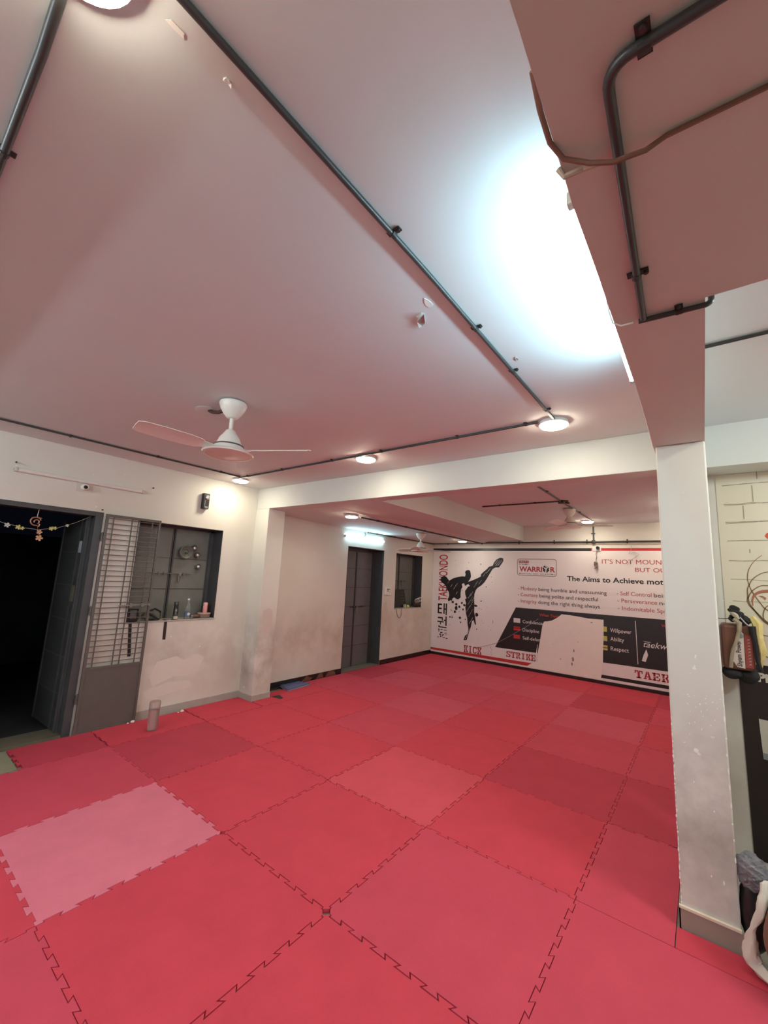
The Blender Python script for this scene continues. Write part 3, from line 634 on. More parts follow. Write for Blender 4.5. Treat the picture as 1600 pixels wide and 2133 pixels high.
# ================================================================== BANNER WALL
def slab(ch):
    """stencil slab-serif capital in a unit box: list of polygons"""
    q = lambda a, b_, c, d: [(a, c), (b_, c), (b_, d), (a, d)]
    if ch == 'I': return [q(.30, .47, 0, 1), q(.53, .70, 0, 1), q(.12, .47, 0, .16), q(.53, .88, 0, .16), q(.12, .47, .84, 1), q(.53, .88, .84, 1)]
    if ch == 'T': return [q(.36, .64, .0, .82), q(.2, .8, 0, .14), q(0, .47, .82, 1), q(.53, 1, .82, 1), q(0, .14, .62, .84), q(.86, 1, .62, .84)]
    if ch == 'K': return [q(.12, .36, 0, .47), q(.12, .36, .53, 1), q(0, .48, 0, .14), q(0, .48, .86, 1), [(.40, .42), (.74, .88), (1, .88), (.62, .46)], q(.58, 1, .87, 1), [(.46, .50), (.62, .62), (1, .12), (.72, .12)], q(.6, 1, 0, .13)]
    if ch == 'C': return [[(.45, 0), (.45, .17), (.30, .26), (.26, .5), (.30, .74), (.45, .83), (.45, 1), (.18, .93), (.03, .7), (0, .5), (.03, .3), (.18, .07)], [(.52, .83), (.52, 1), (.72, .96), (.8, .9), (.84, 1), (.95, 1), (.95, .64), (.82, .64), (.72, .78)], [(.52, 0), (.52, .17), (.72, .22), (.84, .36), (.96, .32), (.86, .1), (.72, .03)]]
    if ch == 'S': return [q(.0, .13, .0, .34), q(.87, 1, .66, 1), [(.13, .1), (.3, .02), (.47, 0), (.47, .16), (.28, .2), (.13, .28)], [(.53, 0), (.85, .05), (.98, .25), (.9, .44), (.62, .55), (.36, .63), (.34, .48), (.62, .36), (.72, .26), (.53, .17)], [(.47, 1), (.15, .93), (.02, .75), (.1, .56), (.3, .50), (.34, .66), (.28, .74), (.47, .83)], [(.53, 1), (.53, .84), (.72, .8), (.87, .72), (.87, .9), (.7, .98)]]
    if ch == 'R': return [q(.12, .37, 0, .47), q(.12, .37, .53, 1), q(0, .48, 0, .14), q(0, .3, .86, 1), [(.43, .84), (.43, 1), (.75, 1), (.93, .87), (.93, .62), (.78, .48), (.66, .48), (.43, .45), (.43, .6), (.62, .62), (.68, .72), (.62, .84)], [(.5, .42), (.72, .42), (.88, .14), (1, .14), (1, 0), (.74, 0)]]
    if ch == 'E': return [q(.12, .38, 0, .47), q(.12, .38, .53, 1), q(0, .44, 0, .15), q(0, .44, .85, 1), q(.5, .9, 0, .15), q(.5, .9, .85, 1), q(.78, .92, .12, .36), q(.78, .92, .64, .88), q(.44, .68, .43, .57), q(.6, .7, .34, .66)]
    if ch == 'A': return [[(.36, 1), (.48, 1), (.48, .70), (.27, .12), (.10, .12)], [(.52, 1), (.66, 1), (.92, .12), (.68, .12), (.52, .68)], q(0, .40, 0, .14), q(.58, 1, 0, .14), q(.33, .64, .28, .40)]
    if ch == 'W': return [[(.02, .88), (.24, .88), (.36, .3), (.42, .5), (.46, .3), (.38, 0), (.26, 0)], [(.5, .3), (.58, .0), (.7, 0), (.96, .88), (.78, .88), (.66, .3), (.56, .8), (.44, .8)], q(0, .32, .87, 1), q(.68, 1, .87, 1)]
    return []
def slab_word(name, wd, x0, x1, z0, z1, m, parent, y):
    n = len(wd); pw = (x1-x0)/n; polys = []
    for i, ch in enumerate(wd):
        wch = .66 if ch == 'I' else .92
        for p in slab(ch): polys.append([(x0+pw*i+pw*(1-wch)/2+px*pw*wch, z0+pz*(z1-z0)) for px, pz in p])
    return flats(name, polys, y, m, parent)
PRD = plain('print_red', (.38, .018, .025), .5); PRD2 = plain('print_bright_red', (.50, .03, .03), .45); PBK = plain('print_black', (.012, .009, .010), .42, noise=.3, scale=7)
PWH = plain('print_white', (.72, .68, .68), .5); PVN = plain('banner_vinyl', (.80, .75, .75), .45, noise=.05, scale=3)
MB = MY-.008
mu = thing('wall_banner', 'large torn printed martial arts banner covering the far wall', 'banner', (1.9, MY, 0))
BX0, BX1 = -.60, 4.74
b = B(); box(b, BX0, BX1, MB, MY-.001, .062, 2.515); obj('banner_sheet', b, PVN, mu)
Y1, Y2, Y3, Y4 = MB-.0015, MB-.003, MB-.0045, MB-.006
flat('top_stripe_black', rect(BX0, 2.975, 2.455, 2.515), Y1, PBK, mu); flat('top_stripe_red', rect(2.975, BX1, 2.462, 2.515), Y1, PRD2, mu)
flat('bottom_stripe_red', [(BX0, .098), (1.73, .092), (1.83, .160), (BX0, .148)], Y1, PRD2, mu)
flat('bottom_stripe_black', rect(3.07, BX1, .106, .165), Y1, PBK, mu)
text('vertical_title', 'TAEKWONDO', -.19, 1.262, .235, PRD, mu, Y1, x1=-.19+1.10, bold=.008, rot=True)
# hangul title in broad strokes, its lower syllable brushed out
K = []
def st(x0, x1, z0, z1): K.append(rect(x0, x1, z0, z1))
st(-.43, -.395, .96, 1.185); st(-.43, -.315, 1.15, 1.187); st(-.43, -.32, 1.055, 1.09); st(-.43, -.315, .955, .99)
st(-.275, -.24, .955, 1.20); st(-.215, -.18, .93, 1.20); st(-.24, -.215, 1.05, 1.085)
st(-.42, -.29, .84, .872); st(-.315, -.285, .79, .872); st(-.43, -.26, .752, .78); st(-.36, -.335, .70, .752); st(-.215, -.18, .68, .90); st(-.26, -.215, .79, .82); st(-.40, -.37, .63, .68); st(-.38, -.18, .63, .655)
for x, z, wd, h in ((-.41, .57, .05, .03), (-.34, .575, .06, .025), (-.25, .57, .09, .02), (-.40, .53, .03, .04), (-.35, .50, .07, .03), (-.24, .505, .08, .02), (-.37, .455, .05, .035), (-.29, .46, .05, .025), (-.21, .47, .03, .02), (-.43, .395, .06, .02), (-.35, .41, .04, .04), (-.28, .395, .07, .02), (-.2, .385, .06, .025), (-.3, .43, .03, .03)):
    K.append([(x, z), (x+wd, z+.008), (x+wd-.008, z+h), (x+.006, z+h-.004)])
flats('korean_title', K, Y1, PBK, mu)
# kicking figure: one brushed silhouette with slashes and splatter
SIL = [(-0.376,1.755),(-0.355,1.824),(-0.277,1.85),(-0.216,1.83),(-0.172,1.779),(-0.137,1.743),(-0.02,1.808),(0.112,1.843),(0.21,1.861),(0.275,1.856),(0.29,1.915),(0.273,1.951),(0.297,1.996),(0.353,2.009),(0.401,1.999),(0.418,1.934),(0.427,1.862),(0.404,1.804),(0.358,1.737),(0.468,1.778),(0.577,1.825),(0.669,1.872),(0.669,1.915),(0.729,1.974),(0.82,2.047),(0.864,2.098),(0.954,2.122),(0.983,2.193),(1.042,2.264),(1.129,2.307),(1.195,2.294),(1.202,2.238),(1.159,2.168),(1.101,2.09),(1.028,2.088),(0.954,2.051),(0.881,1.936),(0.822,1.836),(0.762,1.749),(0.687,1.674),(0.595,1.613),(0.55,1.553),(0.52,1.466),(0.514,1.353),(0.524,1.213),(0.518,1.072),(0.543,0.962),(0.569,0.799),(0.546,0.782),(0.506,0.889),(0.468,0.857),(0.439,0.715),(0.395,0.585),(0.365,0.498),(0.343,0.426),(0.264,0.415),(0.302,0.518),(0.364,0.567),(0.385,0.681),(0.36,0.776),(0.349,0.915),(0.316,1.011),(0.297,1.151),(0.311,1.252),(0.285,1.336),(0.325,1.361),(0.291,1.437),(0.282,1.523),(0.36,1.628),(0.407,1.645),(0.359,1.686),(0.279,1.639),(0.254,1.703),(0.197,1.678),(0.215,1.606),(0.184,1.561),(0.169,1.473),(0.172,1.371),(0.124,1.325),(0.074,1.321),(0.007,1.36),(-0.042,1.327),(-0.057,1.268),(-0.125,1.307),(-0.135,1.365),(-0.128,1.41),(-0.147,1.482),(-0.2,1.539),(-0.218,1.597),(-0.272,1.654),(-0.324,1.682),(-0.369,1.725)]
fig = flat('kicking_figure', SIL, Y2, PBK, mu)
R = random.Random(4); sl = []
for (x, z, l) in [(.36, 1.22, .22), (.40, 1.16, .2), (.33, 1.06, .16), (.42, 1.02, .13), (.38, .95, .12), (.45, 1.30, .16), (.36, 1.36, .14), (.42, 1.42, .12), (.40, .80, .16), (.44, .86, .1), (.37, .60, .2), (.33, .50, .16), (.62, 1.70, .12), (.50, 1.62, .1), (.55, 1.70, .08), (-.02, 1.55, .1), (.03, 1.62, .09), (-.1, 1.6, .08), (.05, 1.44, .07), (.72, 1.88, .12), (.80, 1.95, .1), (.85, 2.0, .08), (1.02, 2.12, .16), (1.07, 2.13, .15), (1.0, 2.16, .12), (-.18, 1.68, .08), (.42, .68, .18), (.30, .44, .09)]:
    dx, dz = (.52, .85) if z < 1.5 else (.62, .78)
    wd = R.uniform(.004, .009); sl.append([(x, z), (x+wd, z-.002), (x+dx*l+wd*.4, z+dz*l), (x+dx*l, z+dz*l+.002)])
flats('white_slashes', sl, Y3, PVN, fig)
sp = []
def ell(cx, cz, rx, rz, n=12, seed=0):
    q = random.Random(seed); return [(cx+rx*q.uniform(.8, 1.12)*math.cos(2*math.pi*k/n), cz+rz*q.uniform(.8, 1.12)*math.sin(2*math.pi*k/n)) for k in range(n)]
for i, (x, z, a, c) in enumerate([(.581, 1.015, .038, .042), (.063, 1.117, .036, .055), (.032, 1.028, .03, .035), (.166, .904, .03, .03), (.144, 1.153, .028, .03), (-.031, 1.248, .03, .03), (.555, 1.208, .04, .025), (-.097, .9, .022, .02), (-.039, .899, .018, .02), (.184, .807, .018, .02), (.207, 1.244, .025, .028), (-.125, 1.307, .045, .045), (.801, 1.645, .013, .014), (.684, 1.323, .018, .015), (.665, 2.151, .012, .014), (.366, 2.181, .008, .009), (.028, 2.227, .007, .008), (.586, .697, .012, .014), (.64, 1.159, .008, .01), (.942, 1.757, .007, .008), (.061, 1.204, .03, .03), (.24, 1.10, .02, .025), (.27, 1.2, .03, .03), (-.06, 1.05, .012, .012), (.30, .88, .014, .014)]): sp.append(ell(x, z, a, c, seed=i))
for k in range(75):
    x = R.gauss(.25, .34); z = R.gauss(1.35, .42)
    if -.45 < x < 1.05 and .6 < z < 2.3: r_ = R.uniform(.003, .010); sp.append(ell(x, z, r_, r_, 6, seed=100+k))
flats('ink_splatter', sp, Y1, PBK, mu)
# academy logo panel
lg = []
def rr(x0, x1, z0, z1, r, n=5):
    out = []
    for cx, cz, a0 in ((x1-r, z1-r, 0), (x0+r, z1-r, 90), (x0+r, z0+r, 180), (x1-r, z0+r, 270)):
        for k in range(n+1): a = math.radians(a0+90*k/n); out.append((cx+r*math.cos(a), cz+r*math.sin(a)))
    return out
O_, I_ = rr(1.512, 2.325, 1.933, 2.288, .05), rr(1.521, 2.316, 1.942, 2.279, .043)
for k in range(len(O_)): j = (k+1) % len(O_); lg.append([O_[k], O_[j], I_[j], I_[k]])
flats('logo_outline', lg, Y1, plain('print_grey', (.10, .085, .085), .5), mu)
flat('logo_bar', rect(1.546, 1.759, 2.198, 2.248), Y1, PRD, mu)
text('logo_bar_text', "FIRST'S", 1.56, 2.21, .026, PWH, mu, Y2, x1=1.745, bold=.01)
text('logo_small_text', 'DYNAMIC', 1.548, 2.156, .024, PBK, mu, Y1, x1=1.757, bold=.012)
text('logo_word', 'WARRI', 1.556, 2.022, .108, PRD, mu, Y1, x1=2.035, bold=.03); text('logo_word', 'R', 2.20, 2.022, .108, PRD, mu, Y1, x1=2.295, bold=.03)
flat('logo_disc', ell(2.11, 2.078, .066, .076, 24, 1), Y1, PBK, mu)
flats('logo_disc_figure', [[(2.095, 2.01), (2.118, 2.01), (2.128, 2.075), (2.165, 2.125), (2.15, 2.135), (2.112, 2.095), (2.075, 2.12), (2.064, 2.108), (2.1, 2.075)], [(2.10, 2.12), (2.115, 2.145), (2.13, 2.14), (2.12, 2.115)]], Y2, PWH, mu)
text('logo_subtitle', 'MARTIAL ART ACADEMY', 1.556, 1.962, .024, PBK, mu, Y1, x1=2.296, bold=.006, spacing=1.3)
text('slogan', "IT'S NOT MOUNT", 3.16, 2.216, .08, PRD, mu, Y1, x1=4.20); text('slogan', 'BUT OU', 3.706, 2.077, .072, PRD, mu, Y1, x1=4.17)
text('heading', 'The Aims to Achieve mot', 2.520, 1.862, .098, PBK, mu, Y1, x1=4.13, bold=.022)
for hd, tl, x0, xm, xe, z in (('- Modesty', 'being humble and unassuming', 1.527, 1.924, 3.223, 1.626), ('- Courtesy', 'being polite and respectful', 1.526, 1.944, 3.072, 1.496), ('- Integrity', 'doing the right thing always', 1.526, 1.916, 3.099, 1.363)):
    text('tenet_word', hd, x0, z, .071, PRD, mu, Y1, x1=xm); text('tenet_text', tl, xm+.033, z, .071, PBK, mu, Y1, x1=xe, bold=.004)
for hd, tl, x0, xm, z, xe in (('- Self Control', 'being', 3.39, 3.938, 1.637, 4.22), ('- Perseverance', 'ne', 3.397, 4.016, 1.506, 4.16), ('- Indomitable Spirit', None, 3.40, 4.235, 1.369, None)):
    text('tenet_word', hd, x0, z, .070, PRD, mu, Y1, x1=xm)
    if tl: text('tenet_text', tl, xm+.033, z, .070, PBK, mu, Y1, x1=xe, bold=.004)
flat('black_panel', [(1.021, .368), (BX1, .40), (BX1, 1.262), (1.479, 1.25)], Y1, PBK, mu)
text('panel_heading', 'What Taekwo', 1.967, 1.118, .055, PRD2, mu, Y2, x1=2.46, bold=.012)
flat('colour_swatch', rect(1.43, 1.572, .935, 1.028), Y2, PWH, mu); flat('colour_swatch', rect(1.43, 1.571, .775, .855), Y2, PRD2, mu); flat('colour_swatch', rect(1.43, 1.568, .607, .69), Y2, PRD2, mu)
flat('swatch_line', [(1.43, .818), (1.571, .824), (1.571, .834), (1.43, .828)], Y3, PBK, mu)
for wd, z, xe in (('Confidence', .942, 2.03), ('Discipline', .772, 1.964), ('Self-defence', .608, 2.07)): text('panel_word', wd, 1.625, z, .066, PWH, mu, Y2, x1=xe, bold=.004)
PYL = plain('print_yellow', (.52, .48, .10), .5)
for z0, z1 in ((.945, 1.04), (.778, .868), (.612, .70)): flat('colour_swatch', rect(3.06, 3.206, z0, z1), Y2, PYL, mu)
flat('swatch_line', rect(3.06, 3.206, .652, .664), Y3, PBK, mu)
for wd, z, xe in (('Willpower', .952, 3.602), ('Ability', .795, 3.479), ('Respect', .622, 3.549)): text('panel_word', wd, 3.258, z, .072, PWH, mu, Y2, x1=xe, bold=.004)
flat('divider_line', [(3.676, .446), (3.686, .446), (3.676, 1.195), (3.666, 1.195)], Y2, PWH, mu)
text('script_word', 'taekwo', 3.78, .755, .10, PWH, mu, Y2, x1=4.2, bold=.0, shear=.35); flat('script_stroke', [(3.765, .853), (3.86, .84), (3.9, .85), (3.86, .852)], Y2, PWH, mu)
text('panel_heading', 'W', 4.06, 1.13, .05, PRD2, mu, Y2, bold=.012)
slab_word('kick_word', 'KICK', .272, .71, .158, .312, PRD, mu, Y1); slab_word('strike_word', 'STRIKE', 1.265, 1.895, .205, .328, PRD, mu, Y1); slab_word('taekwondo_word', 'TAEKW', 3.62, 4.28, .21, .34, PRD, mu, Y1)
TORN = [(2.407,1.194),(2.552,1.19),(2.72,1.178),(2.901,1.159),(3.156,1.163),(3.150,.98),(3.145,.809),(3.13,.6),(3.122,.375),(3.10,.188),(3.07,.064),(2.53,.064),(1.991,.064),(1.70,.064),(1.716,.092),(1.832,.178),(1.924,.204),(1.913,.269),(1.949,.475),(1.997,.729),(2.034,.959),(2.069,1.019),(2.14,1.03),(2.214,1.05),(2.314,1.112),(2.36,1.15)]
TP = plain('bare_pinkish_plaster', (.84, .77, .72), .75, noise=.04, scale=9)
tn = flat('torn_gap', TORN, Y4, TP, mu)
PST = plain('stain_grey', (.28, .22, .20), .8)
flats('stain', [ell(2.70, .70, .012, .008, 7, 3), ell(2.62, .52, .014, .03, 7, 5), ell(2.60, .36, .02, .045, 8, 6), ell(2.58, .27, .018, .035, 8, 7), ell(2.95, 1.09, .02, .012, 6, 8), ell(2.37, .33, .01, .012, 6, 9), ell(2.25, .6, .006, .008, 5, 2)], Y4-.001, PST, tn)
b = B(); tube(b, [(1.93, MB-.008, .21), (1.905, MB-.012, .34), (1.93, MB-.01, .55)], .009, 6, rs=[.004, .012, .003]); obj('torn_curl', b, PVN, mu)
b = B(); poly3(b, [(3.819, .72), (3.842, .625), (3.80, .50), (3.742, .514), (3.775, .62)], (0, Y3, 0), (1, 0, 0), (0, 0, 1)); obj('torn_patch', b, PWH, mu)
flats('scuff', [ell(.965, .90, .008, .04, 8, 3), ell(.925, .34, .008, .022, 7, 4), ell(.95, .30, .007, .02, 7, 5), ell(.93, .25, .006, .018, 7, 6), ell(.945, .20, .005, .02, 7, 9), ell(.93, .13, .005, .02, 7, 8)], Y1, plain('scuff_grey', (.36, .30, .29), .8), mu)
b = B()
for (a, c) in (((.60, .30), (1.06, .46)), ((1.06, .46), (1.62, .82)), ((1.62, .82), (1.95, 1.06))): tube(b, [(a[0], MB-.001, a[1]), ((a[0]+c[0])/2, MB-.002, (a[1]+c[1])/2-.006), (c[0], MB-.001, c[1])], .004, 6)
obj('fold_crease', b, plain('crease_vinyl', (.30, .27, .27), .35), mu)
# bulb socket plate with a dangling tangle of cable, second loose cable
t = thing('bulb_socket', 'white wall plate with a black socket and a dangling cable tangle on the banner', 'socket', (3.08, MB, 2.5))
boxobj('plate', 3.00, 3.155, MB-.014, MB-.006, 2.458, 2.552, WHITEP, t)
b = B(); lathe(b, [(.03, 0), (.034, .02), (.026, .05), (.02, .05), (.02, .02), (0, .02)], (3.10, MB-.014, 2.515), axis='-y', n=16); obj('lamp_holder', b, BLACK, t)
b = B(); tube(b, [(3.085, MB-.03, 2.46), (3.065, MB-.03, 2.40), (3.075, MB-.03, 2.34), (3.06, MB-.03, 2.27)], .006, 6)
for k in range(5): tube(b, [(3.06+.03*math.cos(a+k), MB-.03-.012*math.sin(2*a), 2.20+.055*math.sin(a)-.008*k) for a in [2*math.pi*q/10 for q in range(9)]], .0055, 6)
tube(b, [(3.06, MB-.03, 2.16), (3.085, MB-.03, 2.10), (3.055, MB-.03, 2.08)], .006, 6)
obj('cable_tangle', b, plain('cable_grey', (.20, .15, .15), .5), t)
b = B(); tube(b, [(3.66, MB-.01, 2.60), (3.67, MB-.02, 2.52), (3.62, MB-.02, 2.40), (3.70, MB-.02, 2.44), (3.74, MB-.02, 2.36), (3.66, MB-.02, 2.30), (3.58, MB-.015, 2.20)], .004, 6); tube(b, [(3.70, MB-.02, 2.44), (3.78, MB-.02, 2.40), (3.72, MB-.02, 2.33)], .004, 6)
tag(obj('loose_wire', b, plain('wire_pink_grey', (.45, .36, .35), .5), base=(3.66, MB-.01, 2.5)), 'thin loose wire hanging over the slogan on the banner', 'wire')
# ================================================================== LEFT WALL THINGS
SX = LX+.001
t = thing('security_camera', 'small white dome camera on the left wall below the unlit tube light', 'camera', (LX, -.395, 2.565))
boxobj('back_plate', LX, LX+.006, -.46, -.34, 2.515, 2.625, plain('plate_paint', (.62, .58, .53), .5), t, bevel=.002)
b = B(); lathe(b, [(.032, 0), (.036, .01), (.034, .04), (.026, .06), (.024, .06), (.018, .058)], (LX+.006, -.395, 2.565), axis='x', n=20); obj('body', b, WHITEP, t, smooth=True)
b = B(); lathe(b, [(.02, .058), (.016, .066), (0, .07)], (LX+.006, -.395, 2.562), axis='x', n=16); obj('lens', b, BLACK, t, smooth=True)
t = thing('wall_dispenser', 'slim black and silver upright box on the left wall above the shuttered window', 'wall box', (LX, .975, 2.645))
b = B(); obox(b, (LX+.03, .97, 2.65), (.03, 0, 0), (0, .042, 0), (0, 0, .105)); obj('body', b, BLACK, t, bevel=.006)
b = B(); lathe(b, [(.03, 0), (.031, .006), (.022, .01), (.02, .004), (.012, .004), (0, .006)], (LX+.06, .978, 2.70), axis='x', n=20); obj('chrome_ring', b, CHROME, t, smooth=True)
b = B(); box(b, LX+.06, LX+.064, .955, 1.0, 2.675, 2.685); box(b, LX+.06, LX+.064, .945, .952, 2.56, 2.66); box(b, LX+.06, LX+.065, .955, .995, 2.552, 2.58); obj('chrome_trim', b, CHROME, t)
# round fittings on the shutter
shf = LX-.235
t = thing('shutter_horn', 'round dark dish shaped fitting on the right shutter leaf', 'fitting', (shf, .90, 1.957))
b = B(); lathe(b, [(.03, 0), (.04, .05), (.075, .055), (.088, .06), (.09, .068), (.08, .072), (.072, .066), (.05, .058), (.045, .06), (.03, .05), (.022, .055), (0, .062)], (shf, .90, 1.957), axis='x', n=28); obj('dish', b, plain('horn_grey', (.10, .105, .088), .45), t, smooth=True)
b = B(); lathe(b, [(.018, .055), (.016, .068), (0, .072)], (shf, .90, 1.957), axis='x', n=14); obj('centre_knob', b, STEELD, t, smooth=True)
for y, z, lab in ((1.022, 2.025, 'small round silver rosette on the shutter, uppermost of three right of the dish'), (1.075, 1.932, 'small round silver rosette on the shutter, middle one of three right of the dish'), (1.105, 1.775, 'small round silver rosette on the shutter, lowest of three below the dish')):
    t = thing('metal_rosette', lab, 'rosette', (shf, y, z), 'silver rosettes on the shutter')
    b = B(); lathe(b, [(.012, 0), (.02, .02), (.038, .024), (.04, .03), (.034, .034), (.026, .03), (.02, .03)], (shf, y, z), axis='x', n=18); obj('rim', b, plain('knob_rim', (.07, .072, .06), .35, .3), t, smooth=True)
    b = B(); lathe(b, [(.022, .028), (.016, .04), (0, .046)], (shf, y, z), axis='x', n=14); obj('dome', b, plain('knob_silver', (.85, .85, .80), .2, .6), t, smooth=True)
# things standing on the window sill
WZ = W1[2]+.004
t = thing('spray_can', 'tall black spray can on the window sill', 'can', (LX-.06, .80, WZ))
b = B(); lathe(b, [(.027, 0), (.029, .004), (.029, .135), (.026, .142)], (LX-.06, .80, WZ), n=20); obj('body', b, BLACK, t, smooth=True)
b = B(); lathe(b, [(.026, .140), (.027, .15), (.027, .21), (.024, .218), (0, .218)], (LX-.06, .80, WZ), n=20); obj('cap', b, plain('can_cap', (.02, .022, .02), .3), t, smooth=True)
t = thing('glass_vial', 'small clear vial with a pale label in front of the black spray can', 'bottle', (LX-.015, .782, WZ))
b = B(); lathe(b, [(.022, 0), (.024, .004), (.024, .06), (.012, .078), (.010, .10), (0, .10)], (LX-.015, .782, WZ), n=16); obj('bottle_body', b, glass('vial_glass', (.8, .85, .8), .08), t, smooth=True)
b = B(); lathe(b, [(.0246, .008), (.0246, .045)], (LX-.015, .782, WZ), n=16, cap=False); obj('label_wrap', b, plain('vial_label', (.55, .50, .42), .5, noise=.4, scale=60), t)
b = B(); lathe(b, [(.011, .10), (.011, .118), (.004, .13), (0, .13)], (LX-.015, .782, WZ), n=12); obj('cap', b, plain('vial_cap', (.25, .25, .22), .3), t, smooth=True)
t = thing('water_bottle', 'clear plastic bottle with a blue label on the window sill', 'bottle', (LX-.055, .95, WZ))
b = B(); lathe(b, [(.034, 0), (.037, .006), (.036, .03), (.037, .09), (.032, .105), (.036, .12), (.03, .155), (.016, .20), (.013, .225), (.013, .24), (0, .24)], (LX-.055, .95, WZ), n=20); obj('bottle_body', b, glass('bottle_glass', (.88, .95, .97), .05), t, smooth=True)
b = B(); lathe(b, [(.0378, .03), (.0378, .085)], (LX-.055, .95, WZ), n=20, cap=False); obj('label_wrap', b, plain('blue_label', (.10, .16, .24), .4), t)
b = B(); tube(b, [(LX-.0175, .948, WZ+.062), (LX-.0155, .948, WZ+.062)], .018, 14); obj('label_roundel', b, plain('roundel', (.62, .68, .70), .4), t)
b = B(); lathe(b, [(.015, .236), (.015, .256), (0, .258)], (LX-.055, .95, WZ), n=14); obj('cap', b, plain('bottle_cap', (.80, .84, .84), .3), t, smooth=True)
t = thing('small_jar', 'tiny clear jar beside the blue labelled bottle on the sill', 'jar', (LX-.012, .992, WZ))
b = B(); lathe(b, [(.016, 0), (.018, .02), (.012, .034), (0, .036)], (LX-.012, .992, WZ), n=14); obj('jar_body', b, glass('jar_glass', (.75, .72, .66), .1), t, smooth=True)
b = B(); lathe(b, [(.0, .036), (.013, .036), (.013, .046), (0, .047)], (LX-.012, .992, WZ), n=14); obj('lid', b, CHROME, t)
b = B(); tube(b, [(LX-.08, .985, WZ+.026), (LX-.05, 1.10, WZ+.028)], .024, 12, rs=[.022, .026]); tag(obj('brown_pouch', b, plain('brown_leather', (.12, .055, .035), .5, noise=.3, scale=25), smooth=True, base=(LX-.06, 1.06, WZ)), 'small brown rolled pouch lying on the sill behind the round tub', 'pouch')
t = thing('round_tub', 'low clear round tub with a pink lid edge on the sill', 'tub', (LX-.085, 1.195, WZ))
b = B(); lathe(b, [(.072, 0), (.078, .006), (.082, .05), (.080, .05), (.076, .008), (0, .006)], (LX-.085, 1.195, WZ), n=28); obj('tub_body', b, glass('tub_plastic', (.80, .62, .56), .2, .75), t, smooth=True)
b = B(); lathe(b, [(0, .055), (.08, .055), (.085, .052), (.085, .062), (.08, .066), (0, .066)], (LX-.085, 1.195, WZ), n=28); obj('lid', b, plain('tub_lid', (.45, .30, .26), .35), t, smooth=True)
t = thing('pink_tube_bottle', 'slim pink bottle standing on top of the round tub', 'bottle', (LX-.085, 1.205, WZ+.066))
b = B(); lathe(b, [(.027, 0), (.029, .004), (.029, .085), (.026, .09)], (LX-.085, 1.205, WZ+.066), n=18); obj('bottle_body', b, plain('pink_plastic', (.72, .32, .30), .4), t, smooth=True)
b = B(); lathe(b, [(.025, .088), (.029, .092), (.029, .125), (.024, .132), (0, .133)], (LX-.085, 1.205, WZ+.066), n=18); obj('cap', b, plain('pale_pink_cap', (.78, .42, .38), .35), t, smooth=True)
def lump(bm, c, r, seed, n=3, amp=.2, rot=0):
    """crumpled lump: subdivided icosphere pushed about by layered sines"""
    R2 = random.Random(seed); ph = [R2.uniform(0, 6.28) for _ in range(9)]
    res = bmesh.ops.create_icosphere(bm, subdivisions=n, radius=1)
    for v in res['verts']:
        p = v.co.copy(); k = 1+amp*(math.sin(3.1*p.x+ph[0])*math.sin(2.7*p.y+ph[1])+.6*math.sin(6.3*p.z+ph[2]+2*p.x)+.4*math.sin(8.7*p.y+ph[3]-3*p.z))/1.6
        q = Vector((p.x*r[0]*k, p.y*r[1]*k, p.z*r[2]*k)); v.co = Matrix.Rotation(rot, 3, 'X') @ q + Vector(c)
t = thing('folded_bag', 'crumpled olive fabric bag lying on the sill next to the gate', 'bag', (LX-.08, .54, WZ))
b = B(); lump(b, (LX-.09, .53, WZ+.052), (.07, .105, .052), 3, amp=.3); obj('bag_body', b, plain('olive_fabric', (.10, .10, .072), .8, noise=.35, scale=30, bump=.5), t, smooth=True)
b = B(); tube(b, [(LX-.04, .60, WZ+.02), (LX-.08, .62, WZ+.10), (LX-.10, .56, WZ+.135), (LX-.09, .50, WZ+.11)], .012, 8); tube(b, [(LX-.03, .46, WZ+.09), (LX-.005, .52, WZ+.05), (LX-.01, .58, WZ+.015)], .011, 8); obj('handle_loop', b, BLACKF, t, smooth=True)
b = B(); obox(b, (LX+.003, .663, .99), (.0025, 0, 0), (0, .017, -.001), (0, -.003, .115)); box(b, LX-.06, LX+.005, .645, .68, WZ, WZ+.005); obj('hanging_strap', b, plain('dark_strap', (.028, .016, .014), .7), t)
t = thing('framed_black_box', 'flat black box with a long hanging strap on the sill behind the gate', 'box', (LX-.04, .275, WZ))
b = B(); obox(b, (LX-.035, .282, WZ+.075), (.018, 0, 0), (0, .062, 0), (0, 0, .073)); obj('box_body', b, BLACK, t, bevel=.004)
b = B(); obox(b, (LX-.0155, .287, WZ+.085), (.001, 0, 0), (0, .035, 0), (0, 0, .048)); obj('grey_picture', b, plain('grey_print', (.12, .12, .11), .4, noise=.7, scale=28), t)
b = B(); obox(b, (LX+.004, .277, .91), (.002, 0, 0), (0, .017, 0), (0, -.018, .19)); box(b, LX-.03, LX+.006, .26, .305, WZ, WZ+.004); obj('hanging_strap', b, plain('dark_strap_b', (.020, .014, .013), .7), t)
tag(obj('clear_button', (lambda q: (lathe(q, [(.012, 0), (.012, .008), (.005, .013), (0, .013)], (LX-.012, .715, WZ), n=12), q)[1])(B()), CHROME, base=(LX-.012, .715, WZ)), 'tiny shiny metal cap on the sill beside the olive bag', 'cap')
